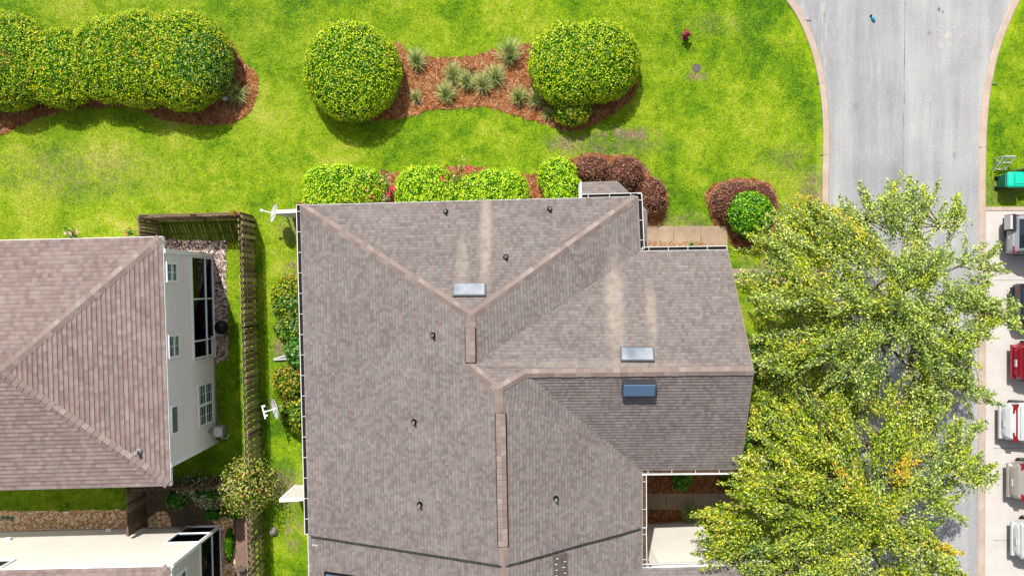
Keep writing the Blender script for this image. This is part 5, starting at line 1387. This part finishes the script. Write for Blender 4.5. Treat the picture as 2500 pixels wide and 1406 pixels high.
# ------------------------------------------------------------------ parked cars (rear end towards the road, nose to the right)
def sec(x, w, z0, z1, k=.86):
    a = [(-w * .94, z0), (-w, z0 + .35 * (z1 - z0)), (-w * .99, z0 + .75 * (z1 - z0)), (-w * k, z1), (-w * .4, z1 + .02), (w * .4, z1 + .02), (w * k, z1), (w * .99, z0 + .75 * (z1 - z0)), (w, z0 + .35 * (z1 - z0)), (w * .94, z0)]
    return [(x, y, z) for y, z in a]
M['tyre'] = plain('tyre_rubber', C(34, 34, 36), .8); M['carglass'] = plain('car_glass', C(34, 48, 66), .05, .7); M['lamp'] = plain('red_lens', C(158, 16, 30), .15, .6)
M['plate'] = plain('number_plate', C(220, 222, 220), .5); M['trim'] = plain('dark_trim', C(44, 48, 54), .5)
def car(label, kind, px, cy, paint, lampw=.3, L_=4.6, wd=.92, rim='greymetal'):
    x0 = W(px, cy, .7).x; y0 = W(px, cy, .9).y; o = Vector((x0, y0, .012)); t = thing('parked_car', label, 'car', o, 'cars parked on the apron')
    def T(r): return [(o.x + x, o.y + y, o.z + z) for x, y, z in r]
    sh = {'suv': 1.08, 'sedan': 1.0, 'hatch': .98, 'pickup': 1.15}[kind]
    m = MB()
    st = [(0, .52, .46, .66), (.05, .68, .36, .8), (.18, .81, .3, .94), (.4, .89, .27, sh - .02), (.9, .93, .25, sh), (2.4, .94, .25, sh), (3.5, .92, .26, sh - .06), (4.1, .86, .3, sh - .2), (4.45, .74, .36, .72), (4.6, .55, .42, .6)]
    if kind == 'suv': st[:4] = [(0, .74, .46, .9), (.05, .84, .36, 1.0), (.14, .89, .3, 1.04), (.32, .92, .27, sh - .02)]
    if kind == 'pickup':
        st = [(0, .84, .5, 1.08), (.04, .92, .42, sh), (.12, .95, .4, sh), (2.0, .95, .35, sh), (3.6, .95, .35, sh - .02), (4.9, .93, .38, sh - .12), (5.3, .84, .42, .9), (5.45, .7, .5, .75)]
    m.loft([T(sec(x, w * wd / .93, a, b)) for x, w, a, b in st]); body = obj('body', m, paint, t, smooth=False)
    if kind == 'suv': cs = [(.1, .80, 1.06), (.2, .79, 1.22), (.5, .73, 1.66), (.75, .71, 1.74), (2.5, .71, 1.74), (3.4, .78, 1.08)]
    elif kind == 'sedan': cs = [(.75, .76, 1.0), (1.0, .73, 1.15), (1.5, .64, 1.4), (1.9, .63, 1.44), (2.5, .63, 1.42), (3.4, .76, .98)]
    elif kind == 'hatch': cs = [(.12, .77, .97), (.3, .75, 1.16), (.7, .67, 1.42), (1.1, .65, 1.48), (2.3, .65, 1.46), (3.4, .76, .97)]
    else: cs = [(2.05, .82, 1.1), (2.15, .78, 1.6), (2.4, .75, 1.82), (3.4, .74, 1.82), (4.3, .8, 1.12)]
    base = sh - .08
    m = MB(); m.loft([T([(x, -w * 1.04, base), (x, -w, z - .06), (x, -w * .9, z), (x, w * .9, z), (x, w, z - .06), (x, w * 1.04, base)]) for x, w, z in cs]); cab = obj('cabin', m, paint, t)
    # glass: rear, front, sides, standing 4 mm proud
    def quad(name, a, b, k0, k1, mat):
        (xa, wa, za), (xb, wb, zb) = a, b; m = MB(); off = Vector((-(zb - za), 0, (xb - xa))).normalized() * .006
        if (xb - xa) < 0 or True: pass
        pa = Vector((xa + (xb - xa) * k0, 0, za + (zb - za) * k0)); pb = Vector((xa + (xb - xa) * k1, 0, za + (zb - za) * k1)); wa2 = wa + (wb - wa) * k0; wb2 = wa + (wb - wa) * k1
        q = [(pa.x, -wa2 * .86, pa.z), (pa.x, wa2 * .86, pa.z), (pb.x, wb2 * .84, pb.z), (pb.x, -wb2 * .84, pb.z)]
        q = [Vector(v) + off for v in q]
        m.hexa([tuple(o + v - off * 3) for v in q], [tuple(o + v) for v in q]); return obj(name, m, mat, cab)
    if kind == 'pickup': quad('rear_window', cs[0], cs[1], .2, .95, M['carglass'])
    else: quad('rear_window', cs[1], cs[2], .02, .96, M['carglass'])
    quad('windscreen', cs[-2], cs[-1], .1, .95, M['carglass'])
    for s in (-1, 1):
        m = MB(); a = cs[2]; b = cs[-2]
        q = [(a[0] + .1, s * (a[1] * 1.03 + .012), base + .12), (b[0] + .35, s * (b[1] * 1.03 + .012), base + .12), (b[0], s * (b[1] + .012), b[2] - .1), (a[0] + .25, s * (a[1] + .012), a[2] - .12)]
        q = [o + Vector(v) for v in q]; m.hexa([v - Vector((0, s * .03, 0)) for v in q], q); obj('side_window', m, M['carglass'], cab)
        zl = {'suv': .92, 'sedan': .78, 'hatch': .86, 'pickup': .85}[kind]
        m = MB(); xl = {'pickup': -.01, 'suv': .05}.get(kind, .3); zl = zl + (.08 if kind == 'sedan' else 0)
        y1, y2 = s * .86 * wd / .93, s * (.86 * wd / .93 - lampw)
        q = [(o.x + xl - .02, y2), (o.x + xl + .02, y1), (o.x + xl + .28, y1 + s * .02), (o.x + xl + .16, y2)]
        q = [(x, o.y + y) for x, y in q]
        if s > 0: q = q[::-1]
        m.prism(q[::-1], zl - .02, zl + .14); obj('tail_lamp', m, M['lamp'], t)
    m = MB(); m.box(o.x - .07, o.x + .1, o.y - .78 * wd / .93, o.y + .78 * wd / .93, .44, .56); obj('bumper', m, M['trim'] if kind in ('suv', 'pickup') else paint, t)
    m = MB(); m.box(o.x - .02, o.x + .04, o.y - .22, o.y + .1, .68, .8); obj('number_plate', m, M['plate'], t)
    if lampw > .4: m = MB(); m.box(o.x + .42, o.x + .5, o.y - .72, o.y + .72, sh - .12, sh + .02); obj('light_bar', m, M['lamp'], t)
    m = MB()
    for s in (-1, 1): m.box(o.x + 3.0, o.x + 3.2, o.y + s * 1.02 - .09, o.y + s * 1.02 + .09, .95, 1.1)
    obj('wing_mirror', m, M['trim'], t)
    if kind in ('sedan', 'hatch', 'suv'): m = MB(); m.box(o.x + .3 * (kind == 'suv') + .62, o.x + .3 * (kind == 'suv') + .635, o.y - .7, o.y + .7, sh - .02, sh + .023); obj('seam', m, M['trim'], body)
    if kind == 'pickup':
        m = MB(); m.box(o.x + .12, o.x + 2.0, o.y - .82, o.y + .82, sh - .05, sh + .045)
        cv = obj('bed_cover', m, M['trim'], t); m = MB()
        for k in range(13): m.box(o.x + .18, o.x + 1.95, o.y - .76 + k * .125, o.y - .73 + k * .125, sh + .045, sh + .06)
        obj('cover_rib', m, M['greymetal'], cv)
    if kind == 'suv':
        m = MB(); m.box(o.x - .06, o.x + .1, o.y + .15, o.y + .9, .55, 1.2); k_ = obj('cargo_carrier', m, M['trim'], t); m = MB(); m.box(o.x - .16, o.x - .06, o.y + .22, o.y + .86, .7, 1.18); obj('carrier_box', m, M['porcelain'], k_)
        for s in (-1, 1): m = MB(); m.box(o.x + .7, o.x + 2.4, o.y + s * .64 - .02, o.y + s * .64 + .02, 1.76, 1.81); obj('roof_rail', m, M['trim'], t)
    xr, xf = (.85, 3.75) if kind != 'pickup' else (1.15, 4.5)
    for x in (xr, xf):
        for s in (-1, 1):
            c = o + Vector((x, s * wd * .9, .33)); m = MB(); m.lathe(c, [(.33, -.11), (.34, -.08), (.34, .08), (.33, .11), (.2, .11)], 20, axis=(0, 1, 0)); w_ = obj('wheel', m, M['tyre'], t)
            m = MB(); m.lathe(c, [(.2, -.114), (.21, 0), (.2, .114), (.03, .1)], 14, axis=(0, 1, 0)); obj('rim', m, M[rim], w_)
    return t
def paint(name, c, metal=.3): return plain(name, c, .28, .5, metal, .6)
car('silver white off-roader with a carrier on its tailgate, nearest the teal bin', 'suv', 2460, 572, paint('silver_paint', C(206, 212, 222)))
car('dark pickup with a ribbed bed cover next to the silver off-roader', 'pickup', 2478, 742, paint('navy_paint', C(52, 62, 80)))
car('dark red car between the dark pickup and the white car under tree tips', 'hatch', 2478, 884, paint('red_paint', C(176, 20, 44)))
car('white car with a dark rear window parked below the red car', 'sedan', 2448, 1032, paint('white_paint', C(232, 236, 238), 0), .42)
car('silver beige car with red tail lamps below the first white car', 'sedan', 2468, 1176, paint('beige_paint', C(206, 198, 190)))
car('white car at the bottom of the row, below the beige car', 'hatch', 2478, 1320, paint('plain_white_paint', C(236, 240, 242), 0))

# ------------------------------------------------------------------ mown lawn
BARE.append([(p[0] - .3, p[1]) for p in LKd] + [(p[0] + .3, p[1]) for p in RKd[::-1]])
p = W(2388, 512); BARE.append([(p.x, p.y), (40, p.y), (40, -40), (p.x, -40)])
BARE.append(fp); BARE.append([(V1.x - iv, V2.y + iv), (G1.x - iv, V2.y + iv), (G1.x - iv, V1.y - iv), (V1.x - iv, V1.y - iv)])
for q in ([W(517, 624), W(530, 1077), W(-300, 1090), W(-300, 630)], [W(536, 1284), W(545, 1800), W(-300, 1800), W(-300, 1300)]): BARE.append([(p.x, p.y) for p in q])
grass_blades()
